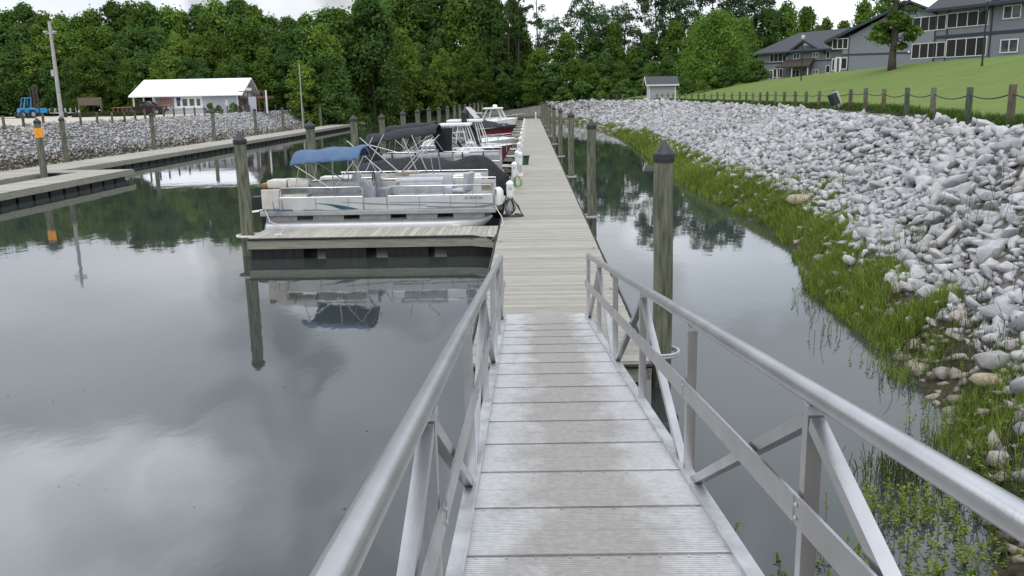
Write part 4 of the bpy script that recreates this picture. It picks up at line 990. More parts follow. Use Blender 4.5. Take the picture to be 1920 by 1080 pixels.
# which of them show largest in the picture
_c, _s = math.cos(YAW), math.sin(YAW)
def project(P):
    q = P-np.array([0, 0, HCAM]); ax = _c*q[:, 0]+_s*q[:, 1]; ay = -_s*q[:, 0]+_c*q[:, 1]; az = q[:, 2]
    fw = ay*math.cos(PITCH)-az*math.sin(PITCH); up = ay*math.sin(PITCH)+az*math.cos(PITCH); x = F_PX*ax/fw; y = -F_PX*up/fw; c, s = math.cos(_r), math.sin(_r)
    return 960+x*c-y*s, 540+x*s+y*c, fw
u_, v_, fw_ = project(PN)
score = np.where((u_ > 0) & (u_ < 1915) & (v_ > 0) & (v_ < 1075) & (fw_ > 0) & (PN[:, 2] > .25), SN/fw_, 0)
top = np.argsort(-score)[:298]; mask = np.zeros(len(PN), bool); mask[top] = True
rock_mesh = [np_mesh('riprap_rock', P_, F_, rm) for P_, F_ in SH3]
RMt = rot_mats(len(top))
for j, i in enumerate(top):
    o = link('riprap_rock', rock_mesh[j % 14]); o.matrix_world = Matrix.Translation(Vector(PN[i])) @ Matrix(RMt[j].tolist()).to_4x4() @ Matrix.Scale(float(SN[i]), 4)
    tag(o, 'loose angular rock among the largest-looking stones at the near right of the bank', 'rock', 'big near rocks of the right bank')
for (px, py, sz, lb) in ((1502, 385, .42, 'large tan rock at the waterline beside the green weeds, half way along the right bank'), (1850, 735, .2, 'dark brown stained rock low on the near right bank at the edge of the weeds')):
    p = hit(px, py); o = link('riprap_rock', rock_mesh[2].copy()); o.data.materials[0] = mat('tan_rock', (.42, .35, .27), (.28, .22, .16), rough=.9, bump=.5, bscale=8)
    o.matrix_world = Matrix.Translation(p+Vector((0, 0, .15))) @ Matrix.Scale(sz, 4); tag(o, lb, 'rock', 'big near rocks of the right bank')
tag(link('riprap', bake('riprap', PN[~mask], SN[~mask], SH2, rm)), 'grey white riprap stones covering the right bank', kind='stuff')
farf = [rocks_field(3, 20, 48, 90, .28, .18, nearbank), rocks_field(-6, 22, 90, 160, .5, .30, lambda A, B, d, w: (d > -.3) & (d < w+.2) & (A > 2.2))]
tag(link('riprap', bake('riprap_far', np.concatenate([a[0] for a in farf]), np.concatenate([a[1] for a in farf]), SH1, rm)), 'far riprap stones where the right bank curves away', kind='stuff')
P_, S_ = rocks_field(-38, -26, 36, 142, .22, .15, lambda A, B, d, w: (d > -.2) & (d < w+.25) & (A < -20))
tag(link('riprap', bake('riprap_left', P_, S_, SH1, rm)), 'grey white riprap stones of the left bank below the parking area', kind='stuff')

# ------------------------------------------------------------------ grass and weeds
def leafmat(name, stops, trans=.25, rough=.6):
    m = bpy.data.materials.new(name); m.use_nodes = True; t = m.node_tree; n = t.nodes; l = t.links.new; n.clear()
    o = n.new('ShaderNodeOutputMaterial'); d = n.new('ShaderNodeBsdfDiffuse'); tr = n.new('ShaderNodeBsdfTranslucent'); mx = n.new('ShaderNodeMixShader'); mx.inputs[0].default_value = trans
    ge = n.new('ShaderNodeNewGeometry'); oi = n.new('ShaderNodeObjectInfo')
    ra = n.new('ShaderNodeValToRGB'); l(ge.outputs['Random Per Island'], ra.inputs[0])
    ra.color_ramp.elements[0].color = (*stops[0], 1); ra.color_ramp.elements[1].color = (*stops[-1], 1)
    for i, c in enumerate(stops[1:-1]): e = ra.color_ramp.elements.new((i+1)/(len(stops)-1)); e.color = (*c, 1)
    no = n.new('ShaderNodeTexNoise'); no.inputs['Scale'].default_value = .35; no.inputs['Detail'].default_value = 4; l(ge.outputs['Position'], no.inputs['Vector'])
    mr = n.new('ShaderNodeMapRange'); l(no.outputs['Fac'], mr.inputs['Value']); mr.inputs['From Min'].default_value = .32; mr.inputs['From Max'].default_value = .68; mr.inputs['To Min'].default_value = .82; mr.inputs['To Max'].default_value = 1.25
    m2 = n.new('ShaderNodeMapRange'); l(oi.outputs['Random'], m2.inputs['Value']); m2.inputs['To Min'].default_value = .78; m2.inputs['To Max'].default_value = 1.22
    mu = n.new('ShaderNodeMath'); mu.operation = 'MULTIPLY'; l(mr.outputs[0], mu.inputs[0]); l(m2.outputs[0], mu.inputs[1])
    sv = n.new('ShaderNodeVectorMath'); sv.operation = 'SCALE'; l(ra.outputs[0], sv.inputs[0]); l(mu.outputs[0], sv.inputs['Scale'])
    l(sv.outputs[0], d.inputs['Color']); l(sv.outputs[0], tr.inputs['Color']); l(d.outputs[0], mx.inputs[1]); l(tr.outputs[0], mx.inputs[2]); l(mx.outputs[0], o.inputs['Surface'])
    return m
LG = leafmat('weed_green', [(.055, .11, .02), (.11, .20, .03), (.20, .31, .045), (.30, .38, .07), (.24, .20, .10), (.12, .22, .03)], .45)
LGD = leafmat('weed_dark', [(.03, .05, .015), (.06, .09, .025), (.09, .08, .04)], .2)
LGF = leafmat('fence_grass', [(.03, .06, .015), (.06, .11, .025), (.10, .14, .04)], .2)
def blades(P, hgt, wid, lean=.5, seg=2):
    """grass blades: P (k,3) roots, hgt (k,), returns V,F quads"""
    k = len(P); a = RNG.uniform(0, 2*np.pi, k); dx, dy = np.cos(a), np.sin(a); b_ = RNG.uniform(0, 2*np.pi, k); ln = np.abs(RNG.normal(0, lean, k))*hgt
    lx, ly = np.cos(b_)*ln, np.sin(b_)*ln
    Vv = np.zeros((k, 6, 3)); hw = wid/2
    for j, (f, wf) in enumerate(((0, 1), (.55, .8), (1, .12))):
        off = f**2; c_ = np.stack([P[:, 0]+lx*off, P[:, 1]+ly*off, P[:, 2]+hgt*f*(1-.15*f)], 1); side = np.stack([dx*hw*wf, dy*hw*wf, np.zeros(k)], 1)
        Vv[:, 2*j] = c_-side; Vv[:, 2*j+1] = c_+side
    base = (np.arange(k)*6)[:, None]; F1 = base+np.array([0, 1, 3, 2]); F2 = base+np.array([2, 3, 5, 4])
    return Vv.reshape(-1, 3), np.concatenate([F1, F2])
def scatter(x0, x1, y0, y1, count, cond):
    A = RNG.uniform(x0, x1, count); B = RNG.uniform(y0, y1, count); d = water_dist(A, B); k = cond(A, B, d); A, B, d = A[k], B[k], d[k]
    return A, B, d
def clumpmask(A, B, sc=1., thr=0.):
    return (np.sin(A*2.1*sc+1.3*np.sin(B*1.7*sc))+np.sin(B*1.9*sc+2*np.sin(A*1.1*sc))+RNG.normal(0, .55, len(A))) > thr
# shoreline belt of marsh grass
VV = []; FF = []; off = 0
def push(Vq, Fq_):
    global off
    VV.append(Vq); FF.append(Fq_+off); off += len(Vq)
for (y0, y1, cnt, hm, wd, lo, hi) in ((4.5, 13, 60000, .24, .008, -.45, 1.1), (13, 24, 90000, .30, .012, -.3, 1.0), (24, 45, 85000, .42, .022, -.35, 1.5), (45, 80, 55000, .5, .04, -.3, 1.6), (80, 145, 30000, .42, .07, -.2, 1.2)):
    A, B, d = scatter(1, 11, y0, y1, cnt*3, lambda a, b, d: (d > lo) & (d < hi) & (a > 1))
    if y0 < 13: k = clumpmask(A, B, 1.4, .45+(d < .0)*.8+(B < 8)*.3+(d > .6)*.5)
    else: k = clumpmask(A, B, 1.3, -.75+(d < -.05)*.9+(d > .8)*1.1)
    A, B, d = A[k][:cnt], B[k][:cnt], d[k][:cnt]
    hh = hm*RNG.uniform(.4, 1.3, len(A))*(1-.35*np.abs(d-.35)/1.2)*(.75+.45*np.sin(A*3.1+np.sin(B*2.3)*2)*np.sin(B*2.7)); P_ = np.stack([A, B, np.maximum(ground(A, B)-.02, -.05)+.05], 1)
    push(*blades(P_, hh, wd*RNG.uniform(.7, 1.4, len(A)), .45))
me = np_mesh('marsh_grass', np.concatenate(VV), np.concatenate(FF), LG)
tag(link('marsh_grass', me), 'bright green marsh grass along the foot of the right bank', kind='stuff')
# taller stalky weeds with small leaves
def weeds(roots, hgt, m, name, label, leaf=.02, nl=9):
    Vs = []; Fs = []; o_ = 0
    for (x, y, z), h_ in zip(roots, hgt):
        a = random.uniform(0, 6.28); ln = random.uniform(.05, .45)*h_; px_, py_, pz_ = x, y, z
        pts = [Vector((x+math.cos(a)*ln*f*f, y+math.sin(a)*ln*f*f, z+h_*f)) for f in (0, .35, .7, 1)]
        w_ = .0035
        for p0, p1 in zip(pts[:-1], pts[1:]):
            Vs += [p0+Vector((-w_, 0, 0)), p0+Vector((w_, 0, 0)), p1+Vector((w_, 0, 0)), p1+Vector((-w_, 0, 0))]; Fs.append((o_, o_+1, o_+2, o_+3)); o_ += 4
        for q in range(nl):
            f = random.uniform(.25, 1); b_ = pts[0].lerp(pts[3], f)+Vector((0, 0, 0)); b_.x = x+math.cos(a)*ln*f*f; b_.y = y+math.sin(a)*ln*f*f; b_.z = z+h_*f
            an = random.uniform(0, 6.28); L1 = leaf*random.uniform(.7, 1.6); d1 = Vector((math.cos(an), math.sin(an), random.uniform(-.2, .6)))*L1; d2 = Vector((-math.sin(an), math.cos(an), .1))*L1*.35
            Vs += [b_, b_+d1*.5+d2, b_+d1, b_+d1*.5-d2]; Fs.append((o_, o_+1, o_+2, o_+3)); o_ += 4
    me = np_mesh(name, np.array([v[:] for v in Vs]), np.array(Fs), m); tag(link(name, me), label, kind='stuff')
rts = []; hs = []
for (px, py, r_, cnt, hm) in ((1690, 960, .22, 170, .3), (1790, 960, .3, 110, .28), (1610, 1060, .2, 70, .25), (1780, 800, .3, 120, .3), (1840, 900, .35, 160, .25), (1900, 760, .3, 100, .25), (1740, 1060, .3, 110, .22), (1860, 1040, .3, 130, .22),
                             (1620, 560, .5, 150, .4), (1700, 690, .4, 130, .35), (1560, 470, .4, 110, .45), (1490, 420, .4, 90, .5), (1510, 560, .2, 40, .35), (1560, 620, .15, 30, .35), (1450, 1075, .3, 60, .1), (1575, 430, .12, 60, .5)):
    c0 = atZ(px, py, .05)
    for _ in range(int(cnt*.38)):
        x, y = c0.x+random.gauss(0, r_), c0.y+random.gauss(0, r_); rts.append((x, y, max(-.03, gz(x, y)))); hs.append(hm*random.uniform(.4, 1.2))
weeds(rts, hs, LG, 'leafy_weeds', 'leafy green weeds standing in the shallows at the near right', leaf=.03, nl=10)
rts = []; hs = []
for (px, py, r_, cnt, hm) in ((1680, 950, .2, 150, .32), (1850, 900, .4, 120, .3), (1870, 640, .5, 100, .3), (1760, 640, .4, 110, .35), (1650, 520, .5, 120, .35), (1800, 540, .8, 60, .3), (1840, 410, .5, 40, .5), (1650, 300, 1., 40, .3), (1910, 960, .2, 100, .25)):
    c0 = hit(px, py)
    for _ in range(cnt):
        x, y = c0.x+random.gauss(0, r_), c0.y+random.gauss(0, r_); rts.append((x, y, max(-.03, gz(x, y)))); hs.append(hm*random.uniform(.4, 1.2))
weeds(rts, hs, LGD, 'stalky_weeds', 'thin brownish weeds among the low rocks of the right bank', leaf=.016, nl=8)
# tall grass along the rope fence
VV = []; FF = []; off = 0
seg_len = np.cumsum(np.r_[0, np.hypot(*np.diff(FXY, axis=0).T)])
def fpt(s_): return np.interp(s_, seg_len, FXY[:, 0]), np.interp(s_, seg_len, FXY[:, 1])
k = 60000; s_ = seg_len[-1]*RNG.uniform(0, 1, k)**1.5; fx, fy = fpt(s_); fx = fx+RNG.normal(.25, .25, k); fy = fy+RNG.normal(0, .2, k)
m_ = (np.sin(s_*2.4)+np.sin(s_*.9+1)+RNG.normal(0, .8, k)) > .2; fx, fy, s_ = fx[m_], fy[m_], s_[m_]
P_ = np.stack([fx, fy, ground(fx, fy)-.02], 1); hh = RNG.uniform(.1, .42, len(fx)); push(*blades(P_, hh, .008+fy*.0007, .4))
tag(link('fence_grass', np_mesh('fence_grass', np.concatenate(VV), np.concatenate(FF), LGF)), 'tufts of uncut grass along the foot of the right rope fence', kind='stuff')
# weeds at the toe of the left bank
VV = []; FF = []; off = 0
A, B, d = scatter(-36, -29, 38, 130, 22000, lambda a, b, d: (d > -.2) & (d < .7)); k = clumpmask(A, B, .5, .2); A, B = A[k], B[k]
P_ = np.stack([A, B, ground(A, B)+.1], 1); push(*blades(P_, RNG.uniform(.1, .35, len(A)), np.full(len(A), .05), .5))
tag(link('toe_weeds', np_mesh('toe_weeds', np.concatenate(VV), np.concatenate(FF), LGD)), 'brownish weeds at the toe of the left rock bank', kind='stuff')
# dark mulch strip under the fence
mb = MB()
ss = np.arange(0, seg_len[-1], .6)
pl = []
for i, s0 in enumerate(ss):
    x, y = fpt(s0); x2, y2 = fpt(s0+.3); dx, dy = x2-x, y2-y; ll = math.hypot(dx, dy) or 1; nx_, ny_ = dy/ll, -dx/ll
    w0 = .28+.08*math.sin(s0*1.7)+random.uniform(-.06, .06); w1 = .30+.12*math.sin(s0*2.3+1)
    row = []
    for q in (-w0, -w0*.4, w1*.3, w1): 
        xx, yy = x+nx_*q, y+ny_*q; row.append((xx, yy, gz(xx, yy)+.03*(1-abs(q)/.8)+.012))
    pl.append(row)
vs = [p for r in pl for p in r]; mb.add(vs, [(i*4+j, (i+1)*4+j, (i+1)*4+j+1, i*4+j+1) for i in range(len(pl)-1) for j in range(3)])
tag(mb.build('mulch_bed', mat('mulch', (.035, .022, .016), (.015, .010, .008), rough=1, scale=14, bump=1, bscale=30), smooth=True), 'dark mulch strip under the right rope fence', kind='structure')

# ------------------------------------------------------------------ rope fences
def post_mats():
    return [mat('post_brown', (.15, .12, .088), (.08, .065, .048), rough=.9, scale=6, stretch=(4, 4, .8), bump=.6, bscale=15, var=.2),
            mat('post_green', (.09, .12, .08), (.05, .075, .05), rough=.9, scale=6, stretch=(4, 4, .8), bump=.6, bscale=15, var=.2),
            mat('post_grey', (.17, .155, .13), (.10, .09, .075), rough=.9, scale=6, stretch=(4, 4, .8), bump=.6, bscale=15, var=.2)]
PMS = post_mats()
def rope_fence(pts, label, hgt, r, m_idx):
    o = thing('rope_fence', label, 'fence', (pts[0][0], pts[0][1], gz(*pts[0])))
    tops = []
    for i, (x, y) in enumerate(pts):
        z = gz(x, y); tx, ty = random.uniform(-.03, .03), random.uniform(-.02, .02); h_ = hgt*random.uniform(.95, 1.04)
        mb = MB(); mb.tube([(x, y, z-.2), (x+tx*.5, y+ty*.5, z+h_*.5), (x+tx, y+ty, z+h_-.012), (x+tx, y+ty, z+h_)], [r, r, r*.97, r*.86], 14)
        mb.build('fence_post', PMS[m_idx(i)], o, smooth=True); tops.append(Vector((x+tx*.8, y+ty*.8, z+h_*.8)))
    mb = MB()
    for a, b_ in zip(tops[:-1], tops[1:]):
        L_ = (b_-a).length; mb.tube([a.lerp(b_, k/10)-Vector((0, 0, .065*L_*4*(k/10)*(1-k/10)*.5)) for k in range(11)], .017, 6)
    mb.build('rope', mat('rope', (.05, .065, .05), (.03, .04, .03), rough=.9), o, smooth=True)
    return o
# measured photo positions give each near post its place, then even spacing
pxs = [1897, 1816, 1750, 1701, 1657, 1623, 1594, 1562, 1535, 1511, 1491, 1470, 1453, 1438, 1425, 1411, 1399, 1387, 1372, 1357, 1345, 1333, 1320, 1309, 1297, 1285, 1274, 1262]
rp = [(9.75, 15.3), (10.2, 17.8)]
for px in pxs:
    v = ray(px, 200); ys = np.linspace(17, 150, 4000); dlt = v.x/v.y*ys-xfence(ys); k = np.argmax(dlt > 0); 
    rp.append((float(xfence(ys[k])), float(ys[k])))
s_ = np.interp(rp[-1][1], FXY[:, 1], seg_len)
while s_ < seg_len[-1]-2: s_ += 3.3; x, y = fpt(s_); rp.append((float(x), float(y)))
pat = {2: 0, 3: 1, 4: 2, 5: 1, 6: 0, 7: 2, 8: 0, 10: 0, 11: 1}
rope_fence(rp, 'long fence of short wooden posts joined by sagging rope on top of the right bank', .93, .085, lambda i: pat.get(i, (i*7) % 3))
lp_ = [(-34.4+.3*math.sin(k*.6), 44+2.5*k) for k in range(0, 31)]; lp_ += [(-34.6, 121), (-33.5, 124.5), (-32.6, 128), (-32.4, 131.5), (-33.5, 135)]
lp_ = [(x-1.9, y) for x, y in lp_]
rope_fence(lp_, 'fence of short posts and rope between the sandy parking area and the left bank', .95, .095, lambda i: (i*5) % 3)

# ------------------------------------------------------------------ trees
def crown_mesh(name, m, H, Rr, zlo, nclump, leaves, leaf, seed, shape='round', sparse=0.):
    rr = np.random.default_rng(seed); Vs = []; 
    cl = []
    while len(cl) < nclump:
        t_ = rr.uniform(0, 1); a = rr.uniform(0, 2*np.pi); 
        if shape == 'round': prof = math.sin(math.pi*min(1, .16+.84*t_)**.85)**.7 if t_ < 1 else .1
        elif shape == 'cone': prof = (1-t_)**.75*.95+.08
        elif shape == 'pine': prof = .35+.65*math.sin(math.pi*t_)
        elif shape == 'dome': prof = math.sqrt(max(0.02, 1-t_**2.2))
        rad = Rr*prof*math.sqrt(rr.uniform(.12, 1))
        z = zlo+(H-zlo)*t_*.96; cr_ = Rr*rr.uniform(.16, .36)*(1 if shape != 'pine' else .8)
        rad = max(0, rad-cr_*.35)
        cl.append((rad*math.cos(a), rad*math.sin(a), min(z, H-cr_*.5), cr_))
    cl = np.array(cl); per = leaves//nclump
    for (x, y, z, c_) in cl:
        d_ = rr.normal(size=(per, 3)); d_ /= np.linalg.norm(d_, axis=1)[:, None]; d_[:, 2] = np.where(d_[:, 2] < -.6, -d_[:, 2]*.6, d_[:, 2])
        rad = c_*rr.uniform(.45, 1.08, per)**.6; P_ = d_*rad[:, None]*np.array([1, 1, .95])+np.array([x, y, z])
        P_ += rr.normal(0, c_*.16, P_.shape)
        # leaf sprays facing loosely outward
        nrm = d_+rr.normal(0, .55, d_.shape)+np.array([0, 0, .35]); nrm /= np.linalg.norm(nrm, axis=1)[:, None]
        t1 = np.cross(nrm, rr.normal(size=nrm.shape)); t1 /= np.linalg.norm(t1, axis=1)[:, None]+1e-9; t2 = np.cross(nrm, t1)
        sz = leaf*rr.uniform(.55, 1.35, per)[:, None]
        q = np.stack([P_-t1*sz*.5, P_+t2*sz*.32, P_+t1*sz*.55, P_-t2*sz*.34], 1); Vs.append(q.reshape(-1, 3))
    Vv = np.concatenate(Vs); k = len(Vv)//4
    return np_mesh(name, Vv, np.arange(k*4).reshape(k, 4), m), cl
BARK = mat('bark', (.11, .095, .08), (.05, .043, .036), rough=.95, scale=4, stretch=(4, 4, .6), bump=.8, bscale=8)
def trunk_mesh(H, r, cl, seed, lim=14, zl=.3):
    rr = random.Random(seed); mb = MB(); pts = []; x = y = 0
    top = H*.88
    for i in range(8): 
        z = top*i/7-.4*(i == 0); pts.append((x, y, z)); x += rr.uniform(-.02, .02)*H*.5; y += rr.uniform(-.02, .02)*H*.5
    mb.tube(pts, [r*(1.25 if i == 0 else 1)*(1-.8*i/7) for i in range(8)], 9)
    order = list(range(len(cl))); rr.shuffle(order)
    for i in order[:lim]:
        cx_, cy_, cz_, c_ = cl[i]; z0 = max(H*zl*.8, cz_-.25*H*rr.uniform(.3, .7)); f = min(1, z0/top); k = min(6, int(f*7)); p0 = Vector(pts[k]).lerp(Vector(pts[k+1]), f*7-k)
        p1 = Vector((cx_, cy_, cz_)); mid = p0.lerp(p1, .55)+Vector((0, 0, -.04*H*rr.random())); mb.tube([p0, mid, p1], [r*.34*(1-.6*f), r*.2*(1-.5*f), r*.05], 6)
    me = bpy.data.meshes.new('trunk'); me.from_pydata(mb.v, [], mb.f); me.materials.append(BARK); me.polygons.foreach_set('use_smooth', [True]*len(me.polygons)); return me
TM = {'dark': leafmat('leaf_dark', [(.062, .122, .036), (.088, .160, .043), (.115, .192, .052)], .38),
      'mid': leafmat('leaf_mid', [(.078, .142, .030), (.112, .192, .036), (.152, .238, .048)], .4),
      'bright': leafmat('leaf_bright', [(.100, .175, .034), (.150, .235, .045), (.205, .290, .060)], .4),
      'pine': leafmat('needle', [(.055, .100, .048), (.075, .130, .060), (.098, .158, .070)], .4)}
TREES = {}
for tn_ in ('dark', 'mid', 'bright'):
    for q in range(3 if tn_ != 'bright' else 2):
        shp = ('round', 'dome', 'cone')[q]
        me, cl = crown_mesh('crown', TM[tn_], 12., 3.4, .9, 95, 10500, .36, 11*q+len(tn_), shp)
        TREES[(tn_, q)] = (me, trunk_mesh(12, .2, cl, q), 12., 3.4)
me, cl = crown_mesh('crown', TM['pine'], 20., 4.2, 5.0, 70, 7600, .36, 77, 'pine'); TREES[('pine', 0)] = (me, trunk_mesh(20, .24, cl, 5, lim=24, zl=.5), 20., 3.2)
me, cl = crown_mesh('crown', TM['pine'], 18., 4.4, 2.5, 84, 9000, .36, 78, 'pine'); TREES[('pine', 1)] = (me, trunk_mesh(18, .24, cl, 6, lim=26, zl=.3), 18., 3.4)
me, cl = crown_mesh('crown', TM['dark'], 22., 2.6, 12., 22, 1500, .34, 79, 'pine'); TREES[('bare', 0)] = (me, trunk_mesh(22, .2, cl, 8, lim=12, zl=.55), 22., 2.4)
me, cl = crown_mesh('crown', TM['mid'], 12., 7.0, .6, 150, 22000, .36, 80, 'dome'); TREES[('big', 0)] = (me, trunk_mesh(12, .4, cl, 9, lim=30), 12., 7.0)
me, cl = crown_mesh('crown', TM['mid'], 3.2, 2.0, .2, 22, 2600, .34, 81, 'dome'); TREES[('bush', 0)] = (me, trunk_mesh(3.2, .08, cl, 10, lim=10), 3.2, 2.0)
me, cl = crown_mesh('crown', TM['dark'], 3.2, 2.0, .2, 22, 2600, .34, 82, 'round'); TREES[('bush', 1)] = (me, trunk_mesh(3.2, .08, cl, 11, lim=10), 3.2, 2.0)
TN = {'dark': 'broadleaf_tree', 'mid': 'broadleaf_tree', 'bright': 'broadleaf_tree', 'pine': 'pine_tree', 'bare': 'pine_tree', 'big': 'spreading_tree', 'bush': 'bush'}
def tree(kind, px, d, ytop=None, label='', group=None, H=None, wide=1., zb=None, x=None):
    cm, tm, h0, r0 = TREES[kind]
    v = ray(px, 180); x = v.x/v.y*d if x is None else x; zg = gz(x, d) if zb is None else zb
    if H is None: H = atY(px, ytop, d).z-zg
    s_ = H/h0
    o = thing(TN[kind[0]], label, 'bush' if kind[0] == 'bush' else 'tree', (x, d, zg), group)
    rz = random.uniform(0, 6.28)
    tr = link('trunk', tm, o); cr2 = link('crown', cm, o)
    for q in (tr, cr2): q.rotation_euler = (0, 0, rz); q.scale = (s_*wide if q is cr2 else s_*.5+.5*s_*wide, s_*wide if q is cr2 else s_*.5+.5*s_*wide, s_)
    return o
def ordn(i): return ORD[i] if i < 20 else f'{i+1}th'
# skyline of the wood on the left, read off the photograph
SKX = [-80, 0, 30, 60, 90, 115, 140, 170, 200, 240, 290, 330, 365, 400, 450, 490, 520, 560, 600, 640, 680, 700, 760, 850, 960]
SKY = [12, 14, 22, 6, 24, 16, 38, 28, 14, 6, 0, 16, 20, 4, -2, 12, 34, 28, 20, 16, 30, 0, -22, -30, -20]
G1 = 'trees of the wood behind the parking area'
kinds = [('dark', 0), ('mid', 0), ('mid', 1), ('dark', 1), ('bright', 0), ('mid', 2), ('dark', 2), ('bright', 1)]
tone = {'dark': 'dark green', 'mid': 'mid green', 'bright': 'yellow green', 'pine': 'dark green pine'}
i = 0
for px in range(-60, 720, 32):
    k = [('mid', 1), ('dark', 0), ('mid', 0), ('mid', 2), ('dark', 1)][i % 5]
    tree(k, px+random.uniform(-7, 7), 143+random.uniform(-2, 2), np.interp(px, SKX, SKY)+random.uniform(-2, 8), f'{tone[k[0]]} skyline tree, {ordn(i)} from the left in the back row, left wood', G1, wide=.95); i += 1
i = 0
for px in range(-50, 640, 33):
    k = [('bright', 0), ('mid', 0), ('dark', 2), ('mid', 1), ('dark', 0), ('bright', 1), ('mid', 2), ('dark', 1)][(i*3+1) % 8]
    tree(k, px+random.uniform(-8, 8), 135+random.uniform(-2, 2), random.uniform(36, 66), f'{tone[k[0]]} tree, {ordn(i)} from the left in the middle row of the left wood', G1, wide=1.05); i += 1
i = 0
for px in range(-45, 640, 36):
    k = [('dark', 0), ('dark', 1), ('mid', 0), ('dark', 2), ('dark', 0), ('mid', 1), ('bright', 1)][(i*2) % 7]
    tree(k, px+random.uniform(-9, 9), 129+random.uniform(-1.5, 1.5), random.uniform(84, 125), f'low {tone[k[0]]} tree, {ordn(i)} from the left along the front edge, left wood', G1, wide=1.15); i += 1
G2 = 'trees on the far shore behind the pilings'
i = 0
for px in range(690, 1000, 30):
    k = [('dark', 0), ('dark', 1), ('mid', 1), ('dark', 2)][i % 4]
    tree(k, px+random.uniform(-6, 6), 184+random.uniform(-2, 2), np.interp(px, [690, 730, 900, 960, 990], [-5, -25, -35, 0, 60])+random.uniform(-5, 15), f'tall {tone[k[0]]} tree, {ordn(i)} from the left in the back row of the far shore', G2, wide=.8); i += 1
i = 0
for px in range(640, 1015, 30):
    k = [('dark', 1), ('mid', 0), ('dark', 0), ('mid', 2), ('bright', 1)][(i*2) % 5]
    tree(k, px+random.uniform(-6, 6), 178+random.uniform(-2, 2), random.uniform(70, 110), f'{tone[k[0]]} tree, {ordn(i)} from the left in the middle row of the far shore', G2, wide=.9); i += 1
i = 0
for px in range(600, 1010, 31):
    k = [('dark', 1), ('dark', 0), ('mid', 0), ('dark', 2)][(i*3) % 4]
    tree(k, px+random.uniform(-6, 6), 173+random.uniform(-1, 1), random.uniform(122, 160), f'low {tone[k[0]]} tree, {ordn(i)} from the left overhanging the water of the far shore', G2, wide=1.2); i += 1
tree(('bright', 0), 756, 168, 56, 'bright yellow green tree standing out against the dark far shore behind the pilings', None, wide=.95)
tree(('bright', 1), 830, 170, 92, 'smaller yellow green tree right of the brightest one on the far shore', None, wide=.9)
tree(('mid', 0), 900, 170, 100, 'rounded mid green tree on the far shore left of the bare pine trunks', None, wide=1.1)
for i, (px, yt) in enumerate(((958, -60), (976, -40), (1006, -70), (968, -20))):
    tree(('bare', 0), px, 176+i, yt, f'thin tall pine with a long bare trunk, {ORD[i]} of the four above the dock end', 'bare pines above the dock end')
G3 = 'sparse pines behind the right bank'
for i, (px, d, yt, kk, wd) in enumerate(((1040, 172, 32, 1, 1.0), (1092, 175, -5, 0, 1.0), (1126, 172, 8, 1, 1.05), (1168, 174, 6, 1, 1.1), (1222, 172, -50, 0, 1.0), (1250, 176, -40, 0, .9), (1275, 170, -20, 1, .95), (1325, 172, -60, 0, 1.), (1358, 175, -50, 0, .9), (1385, 170, -55, 1, .8), (1425, 172, -20, 1, .9))):
    tree(('pine', kk), px, d, yt, f'dark sparse pine with sky showing through, {ORD[i]} from the left behind the right bank', G3, wide=wd)
G4 = 'trees and hedges behind the right bank'
for i, (px, d, yt, kk, wd) in enumerate(((1015, 162, 92, ('mid', 0), 1.3), (1040, 160, 118, ('dark', 1), 1.4), (1075, 163, 112, ('mid', 1), 1.3), (1105, 162, 120, ('mid', 0), 1.4), (1135, 164, 100, ('dark', 0), 1.2), (1165, 162, 118, ('mid', 0), 1.3), (1195, 163, 110, ('dark', 1), 1.3), (1225, 160, 116, ('mid', 1), 1.3), (1250, 158, 105, ('dark', 0), 1.2), (1280, 156, 118, ('dark', 1), 1.3),
                                         (1408, 158, 84, ('dark', 0), 1.1), (1435, 168, 18, ('dark', 1), .9), (1470, 172, 6, ('mid', 1), .9), (1505, 175, 14, ('mid', 0), .9), (1540, 178, 34, ('bright', 1), .9), (1575, 175, 40, ('mid', 0), .9), (1610, 178, 6, ('mid', 2), .9), (1650, 170, -10, ('mid', 1), .9))):
    tree(kk, px, d, yt, f'{tone[kk[0]]} tree, {ORD[i]} from the left in the belt behind the right bank and flats', G4, wide=wd)
for i, (px, d, yt, kk, wd) in enumerate(((1062, 168, 62, ('mid', 0), .95), (1110, 170, 70, ('dark', 1), 1.0), (1150, 168, 44, ('mid', 2), .9), (1188, 170, 88, ('mid', 1), 1.0), (1215, 168, 66, ('dark', 0), .95), (1262, 166, 40, ('mid', 0), .95), (1300, 166, 52, ('dark', 1), .95), (1392, 164, 34, ('mid', 0), 1.))):
    tree(kk, px, d, yt, f'leafy {tone[kk[0]]} tree filling in among the sparse pines, {ORD[i]} from the left', G4, wide=wd)
tree(('big', 0), 1340, 138, 28, 'large spreading dome-shaped green tree behind the small grey shed', None, wide=.98)
for i, (px, d, yt, kk, wd) in enumerate(((1052, 156, 165, 0, 1.3), (1090, 158, 155, 1, 1.3), (1130, 158, 150, 0, 1.2), (1170, 156, 152, 1, 1.3), (1205, 158, 150, 0, 1.2), (1285, 132, 150, 1, 1.2), (1320, 130, 132, 0, 1.1), (1355, 130, 128, 1, 1.2), (1388, 130, 134, 0, 1.1), (1420, 128, 116, 1, 1.3))):
    tree(('bush', kk), px, d, yt, f'rounded green bush, {ORD[i]} from the left at the foot of the trees on the right', 'bushes at the foot of the right trees', wide=wd)
